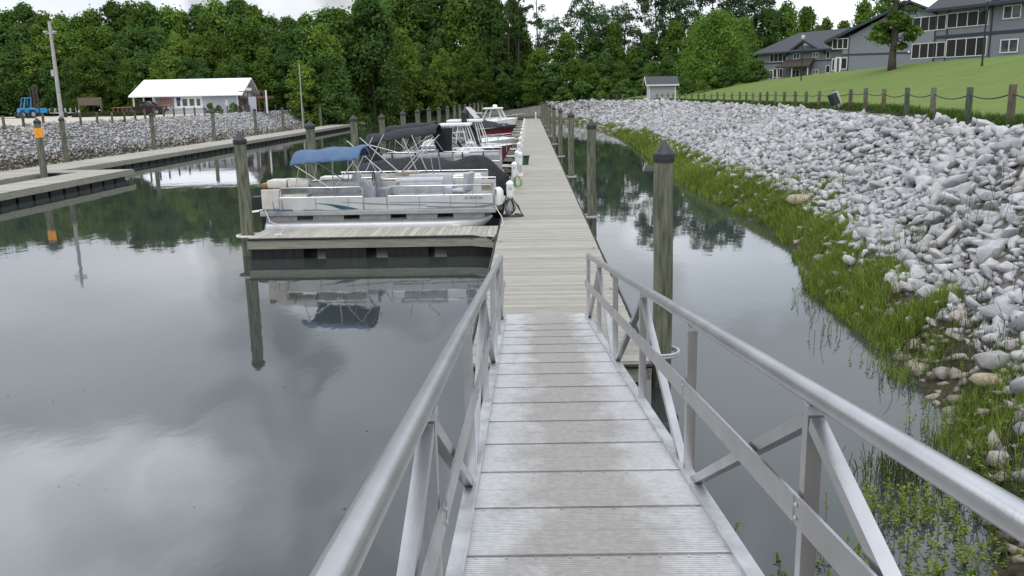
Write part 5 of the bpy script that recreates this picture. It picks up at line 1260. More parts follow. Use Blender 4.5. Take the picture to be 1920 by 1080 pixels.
# tree in front of the flats
p = hit(1672, 131, 30, 140)
cm2, cl = crown_mesh('crown', leafmat('leaf_grey', [(.03, .05, .02), (.055, .085, .035), (.08, .115, .05)], .25), 10., 2.6, 4.2, 34, 3200, .26, 91, 'round')
cm3, cl3 = crown_mesh('crown', TM['mid'], 4.2, 1.5, 1.6, 24, 3600, .24, 92, 'round')
o = thing('yard_tree', 'forked tree with a bushy ivy-covered base on the lawn in front of the grey flats', 'tree', p)
tm2 = trunk_mesh(10, .3, np.concatenate([cl, cl3]), 12, lim=26)
s_ = (p.y/84)*1.15
for nm, me_ in (('trunk', tm2), ('crown', cm2), ('ivy', cm3)):
    q = link(nm, me_, o); q.scale = (s_*1.35, s_*1.35, s_) if nm == 'ivy' else (s_, s_, s_)
# back mass of the wood
Vs = []; 
cnt = 52000; ax_ = RNG.uniform(-140, 130, cnt); ay_ = np.where(ax_ < -8, 150, 196)+RNG.uniform(0, 10, cnt)+np.where((ax_ < -28), 0, 0)
ay_ = np.where(ax_ < -24, RNG.uniform(150, 162, cnt), RNG.uniform(192, 204, cnt))
pxx, _, _ = project(np.stack([ax_, ay_, np.full(cnt, 4.)], 1))
topz = np.interp(pxx, [-200, 0, 250, 500, 690, 720, 940, 985, 1000, 1200, 1260, 1450, 1600, 1900], [14, 14, 15, 14, 14, 22, 22, 12, 5.5, 6, 9, 11, 10, 10])
az_ = 1.2+(topz-1.2)*RNG.uniform(0, 1, cnt)**.8
keep = (np.sin(ax_*.9)+np.sin(az_*1.1+ax_*.37)+RNG.normal(0, .7, cnt)) > -.9; P_ = np.stack([ax_, ay_, az_], 1)[keep]
nr = RNG.normal(size=P_.shape); t1 = np.cross(nr, RNG.normal(size=P_.shape)); t1 /= np.linalg.norm(t1, axis=1)[:, None]; t2 = np.cross(nr, t1); t2 /= np.linalg.norm(t2, axis=1)[:, None]; sz = RNG.uniform(.35, .8, len(P_))[:, None]
q = np.stack([P_-t1*sz, P_+t2*sz*.6, P_+t1*sz, P_-t2*sz*.6], 1).reshape(-1, 3)
tag(link('far_woodland', np_mesh('far_woodland', q, np.arange(len(q)).reshape(-1, 4), TM['dark'])), 'dark mass of woodland behind the separate trees', kind='stuff')

# ------------------------------------------------------------------ buildings
SIDE = bpy.data.materials.new('lap_siding'); SIDE.use_nodes = True; t = SIDE.node_tree; n = t.nodes; l = t.links.new; b = n['Principled BSDF']; b.inputs['Roughness'].default_value = .75
ge = n.new('ShaderNodeNewGeometry'); sx = n.new('ShaderNodeSeparateXYZ'); l(ge.outputs['Position'], sx.inputs[0])
mo = n.new('ShaderNodeMath'); mo.operation = 'MULTIPLY'; l(sx.outputs['Z'], mo.inputs[0]); mo.inputs[1].default_value = 1/.18
fr_ = n.new('ShaderNodeMath'); fr_.operation = 'FRACT'; l(mo.outputs[0], fr_.inputs[0]); bp = n.new('ShaderNodeBump'); bp.inputs['Distance'].default_value = .02; bp.invert = True; l(fr_.outputs[0], bp.inputs['Height']); l(bp.outputs[0], b.inputs['Normal'])
no = n.new('ShaderNodeTexNoise'); no.inputs['Scale'].default_value = .8; no.inputs['Detail'].default_value = 6; l(ge.outputs['Position'], no.inputs['Vector']); ra = n.new('ShaderNodeValToRGB'); l(no.outputs['Fac'], ra.inputs[0])
ra.color_ramp.elements[0].color = (.165, .18, .205, 1); ra.color_ramp.elements[1].color = (.205, .22, .245, 1); l(ra.outputs[0], b.inputs['Base Color'])
ROOF = mat('grey_shingle', (.085, .088, .10), (.055, .057, .066), rough=.95, scale=9, bump=.6, bscale=25, detail=8)
TRIM = mat('dark_trim', (.04, .055, .075), (.03, .043, .06), rough=.7)
WTRIM = mat('white_trim', (.72, .72, .72), (.62, .62, .62), rough=.6)
SCREEN = mat('dark_screen', (.012, .012, .014), (.02, .02, .022), rough=.5, spec=.3)
PANE = mat('window_pane', (.06, .08, .08), (.03, .04, .045), rough=.1, spec=.7, scale=1.5)
class Facade:
    """vertical plane through A and B with u along it, z up; reads photo points onto itself"""
    def __init__(s, A, B): s.A = Vector((A[0], A[1], 0)); d = Vector((B[0], B[1], 0))-s.A; s.L = d.length; s.d = d/s.L; s.n = Vector((s.d.y, -s.d.x, 0))
    def uz(s, px, py):
        v = ray(px, py); t_ = ((s.A-CAM).dot(s.n)-0)/v.dot(s.n); p = CAM+v*t_; return (p-s.A).dot(s.d), p.z
    def P(s, u, z, o=0.): return s.A+s.d*u+s.n*o+Vector((0, 0, z))
    def slab(s, mb, u0, u1, z0, z1, o0, o1):
        mb.add([s.P(u0, z0, o0), s.P(u1, z0, o0), s.P(u1, z0, o1), s.P(u0, z0, o1), s.P(u0, z1, o0), s.P(u1, z1, o0), s.P(u1, z1, o1), s.P(u0, z1, o1)],
               [(3, 2, 1, 0), (4, 5, 6, 7), (0, 1, 5, 4), (1, 2, 6, 5), (2, 3, 7, 6), (3, 0, 4, 7)])
def win(F, parent, box, npane, frame=.09, pane=None, screen=False, o=.0, name='window', sill=True):
    (x0, y0, x1, y1) = box; ua, za = F.uz(x0, (y0)); ub, _ = F.uz(x1, y0); um, zb = F.uz((x0+x1)/2, y1); _, za2 = F.uz((x0+x1)/2, y0)
    z1, z0 = za2, zb; u0, u1 = ua, ub; mb = MB(); fw = frame
    F.slab(mb, u0, u1, z0, z0+fw, .0+o, .05+o); F.slab(mb, u0, u1, z1-fw, z1, .0+o, .05+o)
    w = (u1-u0)/npane
    for k in range(npane+1):
        c_ = u0+w*k; a_, b_ = max(u0, c_-fw/2), min(u1, c_+fw/2)
        if k == 0: b_ = u0+fw
        if k == npane: a_ = u1-fw
        F.slab(mb, a_, b_, z0+fw, z1-fw, .002+o, .048+o)
    f = mb.build(name, WTRIM, parent)
    for k in range(npane):
        mb = MB(); F.slab(mb, u0+w*k+fw/2, u0+w*(k+1)-fw/2, z0+fw*.9, z1-fw*.9, .004+o, .02+o); mb.build('screen' if screen else 'pane', SCREEN if screen else (pane or PANE), f)
    return f
def block(F, parent, u0, u1, z0, z1, depth, m=None):
    mb = MB(); F.slab(mb, u0, u1, z0, z1, -depth, 0); return mb.build('wall', m or SIDE, parent)
def trimband(F, parent, items, m=None, name='trim'):
    mb = MB()
    for (u0, u1, z0, z1) in items: F.slab(mb, u0, u1, z0, z1, .006, .04)
    return mb.build(name, m or TRIM, parent)
def shed_roof(F, parent, u0, u1, zeave, rise, depth, over=.6, th=.22, hip0=0., hip1=0.):
    """pitched roof whose eave runs along the facade"""
    mb = MB(); a, b_, c_, d_ = F.P(u0-over, zeave, over), F.P(u1+over, zeave, over), F.P(u1+over-hip1, zeave+rise, -depth/2), F.P(u0-over+hip0, zeave+rise, -depth/2)
    e_, f_ = F.P(u1+over, zeave, -depth-over), F.P(u0-over, zeave, -depth-over); dn = Vector((0, 0, -th))
    mb.add([a, b_, c_, d_, e_, f_, a+dn, b_+dn, c_+dn, d_+dn, e_+dn, f_+dn], [(0, 1, 2, 3), (3, 2, 4, 5), (0, 3, 5), (1, 4, 2), (6, 9, 8, 7), (9, 11, 10, 8), (0, 6, 7, 1), (5, 4, 10, 11), (0, 5, 11, 6), (1, 7, 10, 4)])
    r_ = mb.build('roof', ROOF, parent)
    mb = MB(); F.slab(mb, u0-over, u1+over, zeave-th-.03, zeave-.0, over+.003, over+.05); mb.build('eave_board', TRIM, r_)
    return r_
# nearest flats, at the right edge
A1, B1 = (37.2, 84.5), (47.5, 64.0)
F1 = Facade(A1, B1)
fl = thing('apartment_building', 'grey two-storey flats with two rows of dark screened porches at the right edge', 'apartment building', (42, 76, 6), 'grey blocks of flats on the hill')
zb = 5.4; uP, _ = F1.uz(1858, 60); _, ze = F1.uz(1712, 25)
block(F1, fl, 0, F1.L, zb, ze, 11)
shed_roof(F1, fl, 0, F1.L, ze+.12, 4.2, 11, over=.7, hip0=1.2)
win(F1, fl, (1713, 30, 1776, 58), 4, .07, screen=True, o=.02); win(F1, fl, (1778, 21, 1856, 50), 4, .07, screen=True, o=.02)
win(F1, fl, (1711, 80, 1774, 109), 4, .07, screen=True, o=.02); win(F1, fl, (1776, 71, 1852, 106), 4, .07, screen=True, o=.02)
win(F1, fl, (1883, 9, 1917, 35), 2, .09, o=.02); win(F1, fl, (1877, 73, 1911, 99), 2, .09, o=.02)
_, zband = F1.uz(1780, 70); _, zb2 = F1.uz(1780, 66)
trimband(F1, fl, [(0, F1.L, zband-.05, zband+.22)], name='storey_band')
um, _ = F1.uz(1776, 60)
mb = MB()
for u in (.06, um, uP): mb = MB(); F1.slab(mb, u-.07, u+.07, zb+.1, ze-.1, .007, .06); mb.build('corner_trim', TRIM, fl)
# cross gable over the plain wall
ug = uP+.1; ug2 = F1.L; mid = ug+5.2
mb = MB(); mb.prism([F1.P(ug, ze-.05, .03), F1.P(ug2, ze-.05, .03), F1.P(mid+.2, ze+3.0, .03)], F1.n*-3); mb.build('gable', SIDE, fl)
mb = MB()
P0, P1, P2 = F1.P(ug-.9, ze-.45, .55), F1.P(mid, ze+3.3, .55), F1.P(ug2+.8, ze-.45, .55); bk = -F1.n*5; dn = Vector((0, 0, -.22))
mb.add([P0, P1, P1+bk, P0+bk, P0+dn, P1+dn, P1+bk+dn, P0+bk+dn], [(0, 1, 2, 3), (4, 7, 6, 5), (0, 4, 5, 1), (1, 5, 6, 2), (2, 6, 7, 3), (3, 7, 4, 0)])
mb.add([P1, P2, P2+bk, P1+bk, P1+dn, P2+dn, P2+bk+dn, P1+bk+dn], [(0, 1, 2, 3), (4, 7, 6, 5), (0, 4, 5, 1), (1, 5, 6, 2), (2, 6, 7, 3), (3, 7, 4, 0)])
mb.build('gable_roof', ROOF, fl)
mb = MB(); mb.bar(P0+F1.n*.03+dn*.5, P1+F1.n*.03+dn*.5, .05, .3); mb.build('barge_board', TRIM, fl)
# middle block: gable end facing the camera
A2, B2 = (38.9, 114.), (53.5, 108.)
F2 = Facade(A2, B2)
fm = thing('apartment_building', 'middle block of grey flats with a plain gable end wall, behind the forked tree', 'apartment building', (46, 113, 5.6), 'grey blocks of flats on the hill')
u1, z1 = F2.uz(1556, 72); u2, z2 = F2.uz(1640, 32); sl = (z2-z1)/(u2-u1); uap = u1+8.8; zap = z1+sl*8.8
zb = 5.2; zr = z1-.15
mb = MB(); mb.prism([F2.P(.1, zb, 0), F2.P(F2.L, zb, 0), F2.P(F2.L, zr, 0), F2.P(uap, zap-.4, 0), F2.P(.1, zr-.1, 0)], F2.n*-9); mb.build('wall', SIDE, fm)
mb = MB(); e0 = F2.P(u1-.6, z1-.35, .6); e1 = F2.P(uap, zap, .6); e2 = F2.P(F2.L+.9, z1-.2, .6); bk = -F2.n*10.5; dn = Vector((0, 0, -.25))
for a, b_ in ((e0, e1), (e1, e2)): mb.add([a, b_, b_+bk, a+bk, a+dn, b_+dn, b_+bk+dn, a+bk+dn], [(0, 1, 2, 3), (4, 7, 6, 5), (0, 4, 5, 1), (1, 5, 6, 2), (2, 6, 7, 3), (3, 7, 4, 0)])
mb.build('roof', ROOF, fm); mb = MB(); mb.bar(e0+F2.n*.03+dn*.5, e1+F2.n*.03+dn*.5, .05, .34); mb.build('barge_board', TRIM, fm)
win(F2, fm, (1561, 72, 1591, 92), 3, .08, screen=True, o=.02); win(F2, fm, (1560, 110, 1566, 133), 1, .08, screen=True, o=.02); win(F2, fm, (1577, 108, 1589, 130), 1, .08, screen=True, o=.02)
win(F2, fm, (1567, 107, 1577, 142), 1, .16, o=.03, name='door')
_, zbd = F2.uz(1630, 103); trimband(F2, fm, [(.1, F2.L, zbd, zbd+.22)], name='storey_band'); uc, _ = F2.uz(1591, 100)
mb = MB(); F2.slab(mb, uc-.06, uc+.06, zb+.1, zbd-.01, .007, .05); F2.slab(mb, uc-.06, uc+.06, zbd+.23, zr+.6, .007, .05); mb.build('corner_trim', TRIM, fm)
mb = MB(); ul, zl_ = F2.uz(1704, 97); F2.slab(mb, ul-.12, ul+.12, zl_-.12, zl_+.12, .04, .2); mb.build('wall_light', WTRIM, fm)
# far block with centre gable and porch roof
A3, B3 = (38.3, 158.), (49.3, 138.)
F3 = Facade(A3, B3)
ff = thing('apartment_building', 'farthest block of grey flats with a small centre gable and a brown porch roof', 'apartment building', (43, 150, 5.4), 'grey blocks of flats on the hill')
zb = 4.6; _, ze = F3.uz(1460, 99); uL, _ = F3.uz(1420, 110); uR, _ = F3.uz(1560, 100)
block(F3, ff, uL, F3.L, zb, ze, 10)
_, zrd = F3.uz(1485, 66); shed_roof(F3, ff, uL, F3.L, ze+.1, zrd-ze+.6, 10, over=.7, hip0=5.)
g0, gz0 = F3.uz(1476, 101); gm_, gzt = F3.uz(1510, 74); g1_, _ = F3.uz(1546, 98)
mb = MB(); mb.prism([F3.P(g0+.3, ze-.1, .05), F3.P(g1_-.3, ze-.1, .05), F3.P(gm_, gzt-.3, .05)], F3.n*-3); mb.build('gable', SIDE, ff)
mb = MB(); e0, e1, e2 = F3.P(g0-.3, ze-.35, .5), F3.P(gm_, gzt, .5), F3.P(g1_+.3, ze-.35, .5); bk = -F3.n*4; dn = Vector((0, 0, -.35))
for a, b_ in ((e0, e1), (e1, e2)): mb.add([a, b_, b_+bk, a+bk, a+dn, b_+dn, b_+bk+dn, a+bk+dn], [(0, 1, 2, 3), (4, 7, 6, 5), (0, 4, 5, 1), (1, 5, 6, 2), (2, 6, 7, 3), (3, 7, 4, 0)])
mb.build('gable_roof', TRIM, ff)
mb = MB(); a_, za_ = F3.uz(1504, 86); b__, _ = F3.uz(1520, 86); mb.prism([F3.P(a_, za_, .06), F3.P(b__, za_, .06), F3.P((a_+b__)/2, za_+.7, .06)], F3.n*.05); mb.build('gable_vent', WTRIM, ff)
win(F3, ff, (1444, 100, 1476, 116), 4, .09, screen=True, o=.02); win(F3, ff, (1488, 100, 1500, 111), 2, .1, o=.02); win(F3, ff, (1524, 98, 1536, 108), 2, .1, o=.02); win(F3, ff, (1550, 95, 1557, 110), 1, .09, screen=True, o=.02)
win(F3, ff, (1451, 128, 1468, 146), 3, .09, screen=True, o=.02); win(F3, ff, (1444, 131, 1450, 153), 1, .14, name='door', o=.02); win(F3, ff, (1485, 130, 1500, 146), 2, .1, o=.02); win(F3, ff, (1524, 130, 1535, 139), 2, .1, o=.02); win(F3, ff, (1549, 122, 1557, 137), 1, .09, screen=True, o=.02)
pu0, pz0 = F3.uz(1469, 126); pu1, pz1 = F3.uz(1530, 114)
mb = MB(); a, b_, c_, d_ = F3.P(pu0, pz0, 1.8), F3.P(pu1+.3, pz0, 1.8), F3.P(pu1-.3, pz1+.4, .05), F3.P(pu0+.5, pz1+.4, .05); dn = Vector((0, 0, -.2))
mb.add([a, b_, c_, d_, a+dn, b_+dn, c_+dn, d_+dn], [(0, 1, 2, 3), (4, 7, 6, 5), (0, 4, 5, 1), (1, 5, 6, 2), (2, 6, 7, 3), (3, 7, 4, 0)]); mb.build('porch_roof', mat('brown_shingle', (.075, .055, .05), (.05, .038, .035), rough=.95, scale=8), ff)
mb = MB()
for u in (pu0+.3, (pu0+pu1)/2, pu1-.1): mb.bar(F3.P(u, zb, 1.6), F3.P(u, pz0-.1, 1.6), .14, .14)
mb.build('porch_post', WTRIM, ff)
trimband(F3, ff, [(uL, F3.L, pz1-.1, pz1+.1)], name='storey_band')

# small grey shed on the right
ps = hit(1237, 187, 60, 150); dS = 118.
FS = Facade((atY(1217, 180, dS).x, dS), (atY(1266, 180, dS).x, dS)); zg = gz(atY(1240, 180, dS).x, dS)
sh = thing('garden_shed', 'small grey shed with white trim and a shingle roof behind the right rope fence', 'shed', (FS.P(FS.L/2, zg)))
_, zE = FS.uz(1240, 158); _, zR = FS.uz(1240, 143.5)
mb = MB(); FS.slab(mb, 0, FS.L, zg-.3, zE, -2.6, 0); mb.prism([FS.P(0, zE-.002, 0), FS.P(0, zE-.002, -2.6), FS.P(0, zR-.1, -1.3)], FS.d*FS.L); mb.build('wall', mat('shed_siding', (.36, .37, .38), (.30, .31, .32), rough=.8, scale=2, bump=.4, bscale=6, stretch=(.2, .2, 4)), sh)
mb = MB(); e0 = FS.P(-.45, zE-.05, .3); e1 = FS.P(-.45, zR+.05, -1.3); e2 = FS.P(-.45, zE-.05, -2.9); dl = FS.d*(FS.L+.9); dn = Vector((0, 0, -.1))
for a, b_ in ((e0, e1), (e1, e2)): mb.add([a, b_, b_+dl, a+dl, a+dn, b_+dn, b_+dl+dn, a+dl+dn], [(0, 1, 2, 3), (4, 7, 6, 5), (0, 4, 5, 1), (1, 5, 6, 2), (2, 6, 7, 3), (3, 7, 4, 0)])
mb.build('roof', ROOF, sh)
mb = MB(); FS.slab(mb, -.45, FS.L+.45, zE-.2, zE-.02, .303, .36)
for u in (0, FS.L): FS.slab(mb, u-.07, u+.07, zg, zE-.05, .004, .05)
mb.bar(e0+Vector((-.02, 0, -.06)), e1+Vector((-.02, 0, -.06)), .05, .16); mb.bar(e1+Vector((-.02, 0, -.06)), e2+Vector((-.02, 0, -.06)), .05, .16)
mb.build('trim', WTRIM, sh)
mb = MB(); mb.box(FS.P(0, 0).x-.03, FS.P(0, 0).x-.005, dS+.7, dS+1.9, zg+.1, zg+2.0); mb.build('door', WTRIM, sh)

# bait shop on the left
DB = 117.; zL = gz(-45, DB)
FB = Facade((atY(290, 200, DB).x, DB), (atY(448, 200, DB).x, DB))
bs = thing('shop_building', 'long low shop with a bright white metal roof across the sandy parking area', 'shop', FB.P(FB.L/2, zL))
_, zE = FB.uz(350, 178.5); _, zR = FB.uz(350, 147); uc, _ = FB.uz(250, 180)
block(FB, bs, 0, FB.L, zL-.3, zE, 6.5, mat('shop_siding', (.42, .44, .50), (.36, .38, .43), rough=.8, scale=1.5, bump=.4, bscale=5, stretch=(.2, .2, 5)))
mb = MB(); mb.prism([FB.P(FB.L-.1, zE-.002, 0), FB.P(FB.L-.1, zE-.002, -6.5), FB.P(FB.L-.1, zR-.15, -3.25)], FB.d*.1); mb.build('gable', mat('shop_siding', (0, 0, 0)), bs)
RM_ = bpy.data.materials.new('ribbed_white_metal'); RM_.use_nodes = True; t = RM_.node_tree; n = t.nodes; l = t.links.new; b = n['Principled BSDF']; b.inputs['Base Color'].default_value = (.86, .87, .90, 1); b.inputs['Roughness'].default_value = .35
co = n.new('ShaderNodeNewGeometry'); wv = n.new('ShaderNodeTexWave'); wv.inputs['Scale'].default_value = 1.1; l(co.outputs['Position'], wv.inputs['Vector']); bp = n.new('ShaderNodeBump'); bp.inputs['Distance'].default_value = .02; l(wv.outputs['Fac'], bp.inputs['Height']); l(bp.outputs[0], b.inputs['Normal'])
mb = MB(); ua, _ = FB.uz(244, 180); ub, _ = FB.uz(457, 178); ur0, _ = FB.uz(251, 146); ur1, _ = FB.uz(451, 144)
a, b_, c_, d_ = FB.P(ua, zE, .6), FB.P(ub, zE, .6), FB.P(ur1+.4, zR, -3.25), FB.P(ur0-.1, zR, -3.25); e_, f_ = FB.P(ub, zE, -7.1), FB.P(ua, zE, -7.1); dn = Vector((0, 0, -.16))
mb.add([a, b_, c_, d_, e_, f_]+[p_+dn for p_ in (a, b_, c_, d_, e_, f_)], [(0, 1, 2, 3), (3, 2, 4, 5), (6, 9, 8, 7), (9, 11, 10, 8), (0, 6, 7, 1), (5, 4, 10, 11), (0, 3, 9, 6), (3, 5, 11, 9), (1, 7, 8, 2), (2, 8, 10, 4)]); mb.build('roof', RM_, bs)
mb = MB()
for px_ in (253, 272): u, _ = FB.uz(px_, 200); mb.bar(FB.P(u, zL-.1, .2), FB.P(u, zE, .2), .16, .16); mb.bar(FB.P(u, zL-.1, -6.0), FB.P(u, zE, -6.0), .16, .16)
mb.build('carport_post', WTRIM, bs)
wf = win(FB, bs, (326, 181, 379, 203), 4, .3, o=.0)
bx, bz = FB.uz(294, 200.5); bx1, bz1 = FB.uz(325, 184)
mb = MB(); FB.slab(mb, bx, bx1, bz, bz1, .003, .06); mb.build('sign_board', mat('faded_board', (.26, .23, .21), (.2, .18, .165), rough=.8), bs)
mb = MB()
for r_ in range(3):
    for q in range(7):
        u = bx+.25+q*(bx1-bx-.5)/7+random.uniform(-.03, .03); z_ = bz+.3+r_*.26+(.05 if q % 2 else 0); mb.add([FB.P(u, z_, .065), FB.P(u+random.uniform(.12, .22), z_+random.uniform(-.03, .06), .065), FB.P(u+.2, z_+.2, .065), FB.P(u+.05, z_+.17, .065)], [(0, 1, 2, 3)])
mb.build('sign_lettering', mat('faded_red_paint', (.40, .05, .05), (.28, .04, .04), rough=.7), bs, thick=.01)
mb = MB(); ua, za = FB.uz(331, 188.5); ub, zb_ = FB.uz(338.5, 182.5); FB.slab(mb, ua, ub, za, zb_, .056, .07); mb.build('window_poster', mat('purple_poster', (.05, .02, .16), rough=.6), bs)
mb = MB(); ua, za = FB.uz(423, 197); ub, zb_ = FB.uz(427, 187); FB.slab(mb, ua, ub, za, zb_, .003, .04); mb.build('notice', WTRIM, bs)
for px_ in (291, 446): mb = MB(); u, _ = FB.uz(px_, 200); FB.slab(mb, u-.08, u+.08, zL, zE-.17, .004, .05); mb.build('corner_trim', WTRIM, bs)
for i, (px_, w_) in enumerate(((393, 1.0), (408, .8), (436, 1.0), (445, .7))):
    tree(('bush', 1), px_, 115.5, None, f'small dark shrub against the shop wall, {ORD[i]} from the left', 'shrubs along the shop wall', H=1.25*w_, wide=1.)
# raised wooden deck right of the shop
dk = thing('timber_deck', 'raised brown timber deck with railing and white front panel right of the shop', 'deck', FB.P(FB.L+2.5, zL))
u0, zf = FB.uz(447, 181); u1, _ = FB.uz(500, 180); _, zrl = FB.uz(470, 170); WB = mat('deck_timber', (.16, .095, .065), (.10, .06, .045), rough=.85, scale=3, bump=.3)
mb = MB(); FB.slab(mb, u0+.1, u1-.2, zf-.3, zf, -4, .1); mb.build('platform', WB, dk)
mb = MB(); nq = 7
for k in range(nq): u = u0+.15+(u1-u0-.5)*k/(nq-1); FB.slab(mb, u-.05, u+.05, zf+.001, zrl-.081, 0, .08)
FB.slab(mb, u0+.1, u1-.2, zrl-.08, zrl, 0, .1); FB.slab(mb, u0+.1, u1-.2, zf+.4, zf+.5, .082, .11); mb.build('railing', WB, dk)
for k in (0, 1, 3, 4): mb = MB(); u = u0+.3+(u1-u0-.7)*k/4; FB.slab(mb, u-.07, u+.07, zL-.2, zf-.302, -.3, -.14); mb.build('support_post', WB, dk)
ua, _ = FB.uz(467, 190); ub, _ = FB.uz(481, 190); mb = MB(); FB.slab(mb, ua, ub, zL-.1, zf-.05, .104, .2); mb.build('white_panel', mat('shop_siding', (0, 0, 0)), dk)
u5, z5 = FB.uz(499, 169); mb = MB(); FB.slab(mb, u5-.09, u5+.09, zL-.1, z5, .1, .28); mb.build('white_post', WTRIM, dk)
ua, za = FB.uz(463, 169.6); ub, zb_ = FB.uz(472, 165.5)
cl_ = thing('cooler', 'small white box standing on the railing of the raised deck', 'box', FB.P((ua+ub)/2, zrl))
mb = MB(); mb.bbox(FB.P(ua, 0).x, FB.P(ub, 0).x, DB-.35, DB+.1, zrl, zrl+.28, .03); mb.build('body', M['offwhite'], cl_)
mb = MB(); mb.bbox(FB.P(ua, 0).x-.02, FB.P(ub, 0).x+.02, DB-.37, DB+.12, zrl+.28, zrl+.34, .02); mb.build('lid', M['white'], cl_)

# ------------------------------------------------------------------ vehicles and yard things on the left
def wheel(mb, x, y, z, r, w):
    mb.tube([(x, y-w/2, z), (x, y-w/2+.03, z), (x, y+w/2-.03, z), (x, y+w/2, z)], [r*.9, r, r, r*.9], 20)
def rim(mb, x, y, z, r, w): mb.tube([(x, y-w/2-.01, z), (x, y+w/2+.01, z)], r*.55, 14)
TYRE = mat('tyre', (.02, .02, .02), (.03, .03, .03), rough=.9); RIM = mat('rim', (.4, .4, .42), rough=.4, metal=.7)
def pickup(cx_, cy_, label, m, L_=5.3):
    zg = gz(cx_, cy_); o = thing('pickup_truck', label, 'pickup truck', (cx_, cy_, zg)); x0 = cx_-L_/2
    mb = MB(); prof = [(0, .5), (0, 1.05), (1.9, 1.08), (1.95, 1.1), (2.15, 1.68), (2.5, 1.75), (3.3, 1.72), (3.95, 1.15), (5.1, 1.02), (5.3, .85), (5.3, .45), (4.6, .42), (.6, .42)]
    mb.prism([(x0+a, cy_-.92, zg+b_) for a, b_ in prof], (0, 1.84, 0)); b2_ = mb.build('body', m, o); bv = b2_.modifiers.new('b', 'BEVEL'); bv.width = .06; bv.segments = 3
    mb = MB(); mb.prism([(x0+2.22, cy_-.93, zg+1.15), (x0+3.0, cy_-.93, zg+1.15), (x0+3.0, cy_-.93, zg+1.62), (x0+2.38, cy_-.93, zg+1.62)], (0, 1.86, 0)); mb.prism([(x0+3.08, cy_-.93, zg+1.15), (x0+3.75, cy_-.93, zg+1.15), (x0+3.3, cy_-.93, zg+1.62), (x0+3.08, cy_-.93, zg+1.62)], (0, 1.86, 0)); mb.build('side_window', M['glass'], o)
    for a in (1.0, 4.4):
        for yy in (cy_-.82, cy_+.82):
            mb = MB(); wheel(mb, x0+a, yy, zg+.38, .38, .25); w_ = mb.build('wheel', TYRE, o, smooth=True); mb = MB(); rim(mb, x0+a, yy, zg+.38, .38, .25); mb.build('rim', RIM, w_, smooth=True)
    mb = MB(); mb.bbox(x0+5.26, x0+5.32, cy_-.85, cy_-.5, zg+.75, zg+.92, .02); mb.build('headlight', M['white'], o); mb = MB(); mb.bbox(x0+5.26, x0+5.32, cy_+.5, cy_+.85, zg+.75, zg+.92, .02); mb.build('headlight', M['white'], o)
    return o
pt = atZ(274, 214, 2.55); pickup(atY(268, 200, 115).x, 115.0, 'dark pickup truck parked under the open end of the white-roofed shop', mat('dark_red_black_paint', (.035, .012, .014), (.02, .01, .012), rough=.25), 4.6)
# blue forklift
fx_, fy_ = atY(50, 200, 104).x, 104.; zg = gz(fx_, fy_); BL = mat('blue_paint', (.03, .25, .52), (.02, .19, .42), rough=.4, scale=5)
fk = thing('boat_forklift', 'bright blue boat forklift with a tall dark mast on the sandy lot at far left', 'forklift', (fx_, fy_, zg))
mb = MB(); mb.prism([(fx_-1.3, fy_-.7, zg+.7), (fx_+1.5, fy_-.7, zg+.7), (fx_+1.5, fy_-.7, zg+1.25), (fx_+.6, fy_-.7, zg+1.45), (fx_-1.3, fy_-.7, zg+1.3)], (0, 1.4, 0)); bd = mb.build('body', BL, fk); bv = bd.modifiers.new('b', 'BEVEL'); bv.width = .06
for (a, s3) in ((-1.15, .5), (.45, .55)):
    for yy in (fy_-.85, fy_+.85):
        mb = MB(); wheel(mb, fx_+a, yy, zg+s3, s3, .4); w_ = mb.build('wheel', TYRE, fk, smooth=True); mb = MB(); rim(mb, fx_+a, yy, zg+s3, s3, .4); mb.build('rim', RIM, w_)
for a in (-1.15, .5):
    mb = MB(); mb.bbox(fx_+a-.55, fx_+a+.5, fy_-1.06, fy_-.6, zg+1.1, zg+1.38, .12); mb.build('mudguard', BL, fk, smooth=True)
mb = MB()
for yy in (fy_-.6, fy_+.6):
    for p0, p1 in (((-.75, 1.3), (-.35, 2.7)), ((-.35, 2.7), (.55, 2.7)), ((.55, 2.7), (.35, 1.3))): mb.bar((fx_+p0[0], yy, zg+p0[1]), (fx_+p1[0], yy, zg+p1[1]), .12, .12, (0, 1, 0))
mb.box(fx_-.4, fx_+.6, fy_-.6, fy_+.6, zg+2.75, zg+2.8); mb.build('cab_frame', BL, fk)
mb = MB(); seat(mb, fx_-.3, fx_+.2, fy_-.3, fy_+.3, zg+1.3, .5, 'x0'); mb.build('driver_seat', M['rubber'], fk)
mb = MB()
for yy in (fy_-.5, fy_+.5): mb.box(fx_+1.5, fx_+1.75, yy-.08, yy+.08, zg+.3, zg+4.5); mb.box(fx_+.95, fx_+1.15, yy-.06, yy+.06, zg+1.4, zg+4.2)
for z_ in (1.2, 2.4, 3.4, 4.4): mb.box(fx_+1.55, fx_+1.7, fy_-.42, fy_+.42, zg+z_, zg+z_+.15)
mb.build('mast', mat('mast_black', (.03, .03, .032), (.06, .035, .025), rough=.6), fk)
mb = MB()
for yy in (fy_-.4, fy_+.4): mb.box(fx_+1.76, fx_+3.3, yy-.08, yy+.08, zg+.95, zg+1.05)
mb.build('fork', BL, fk); mb = MB(); mb.bbox(fx_+1.76, fx_+2.9, fy_-.6, fy_-.5, zg+.7, zg+1.35, .05); mb.build('fork_guard', BL, fk)
fk.rotation_euler = (0, 0, R(52)); fk.scale = (.72, .75, .86)
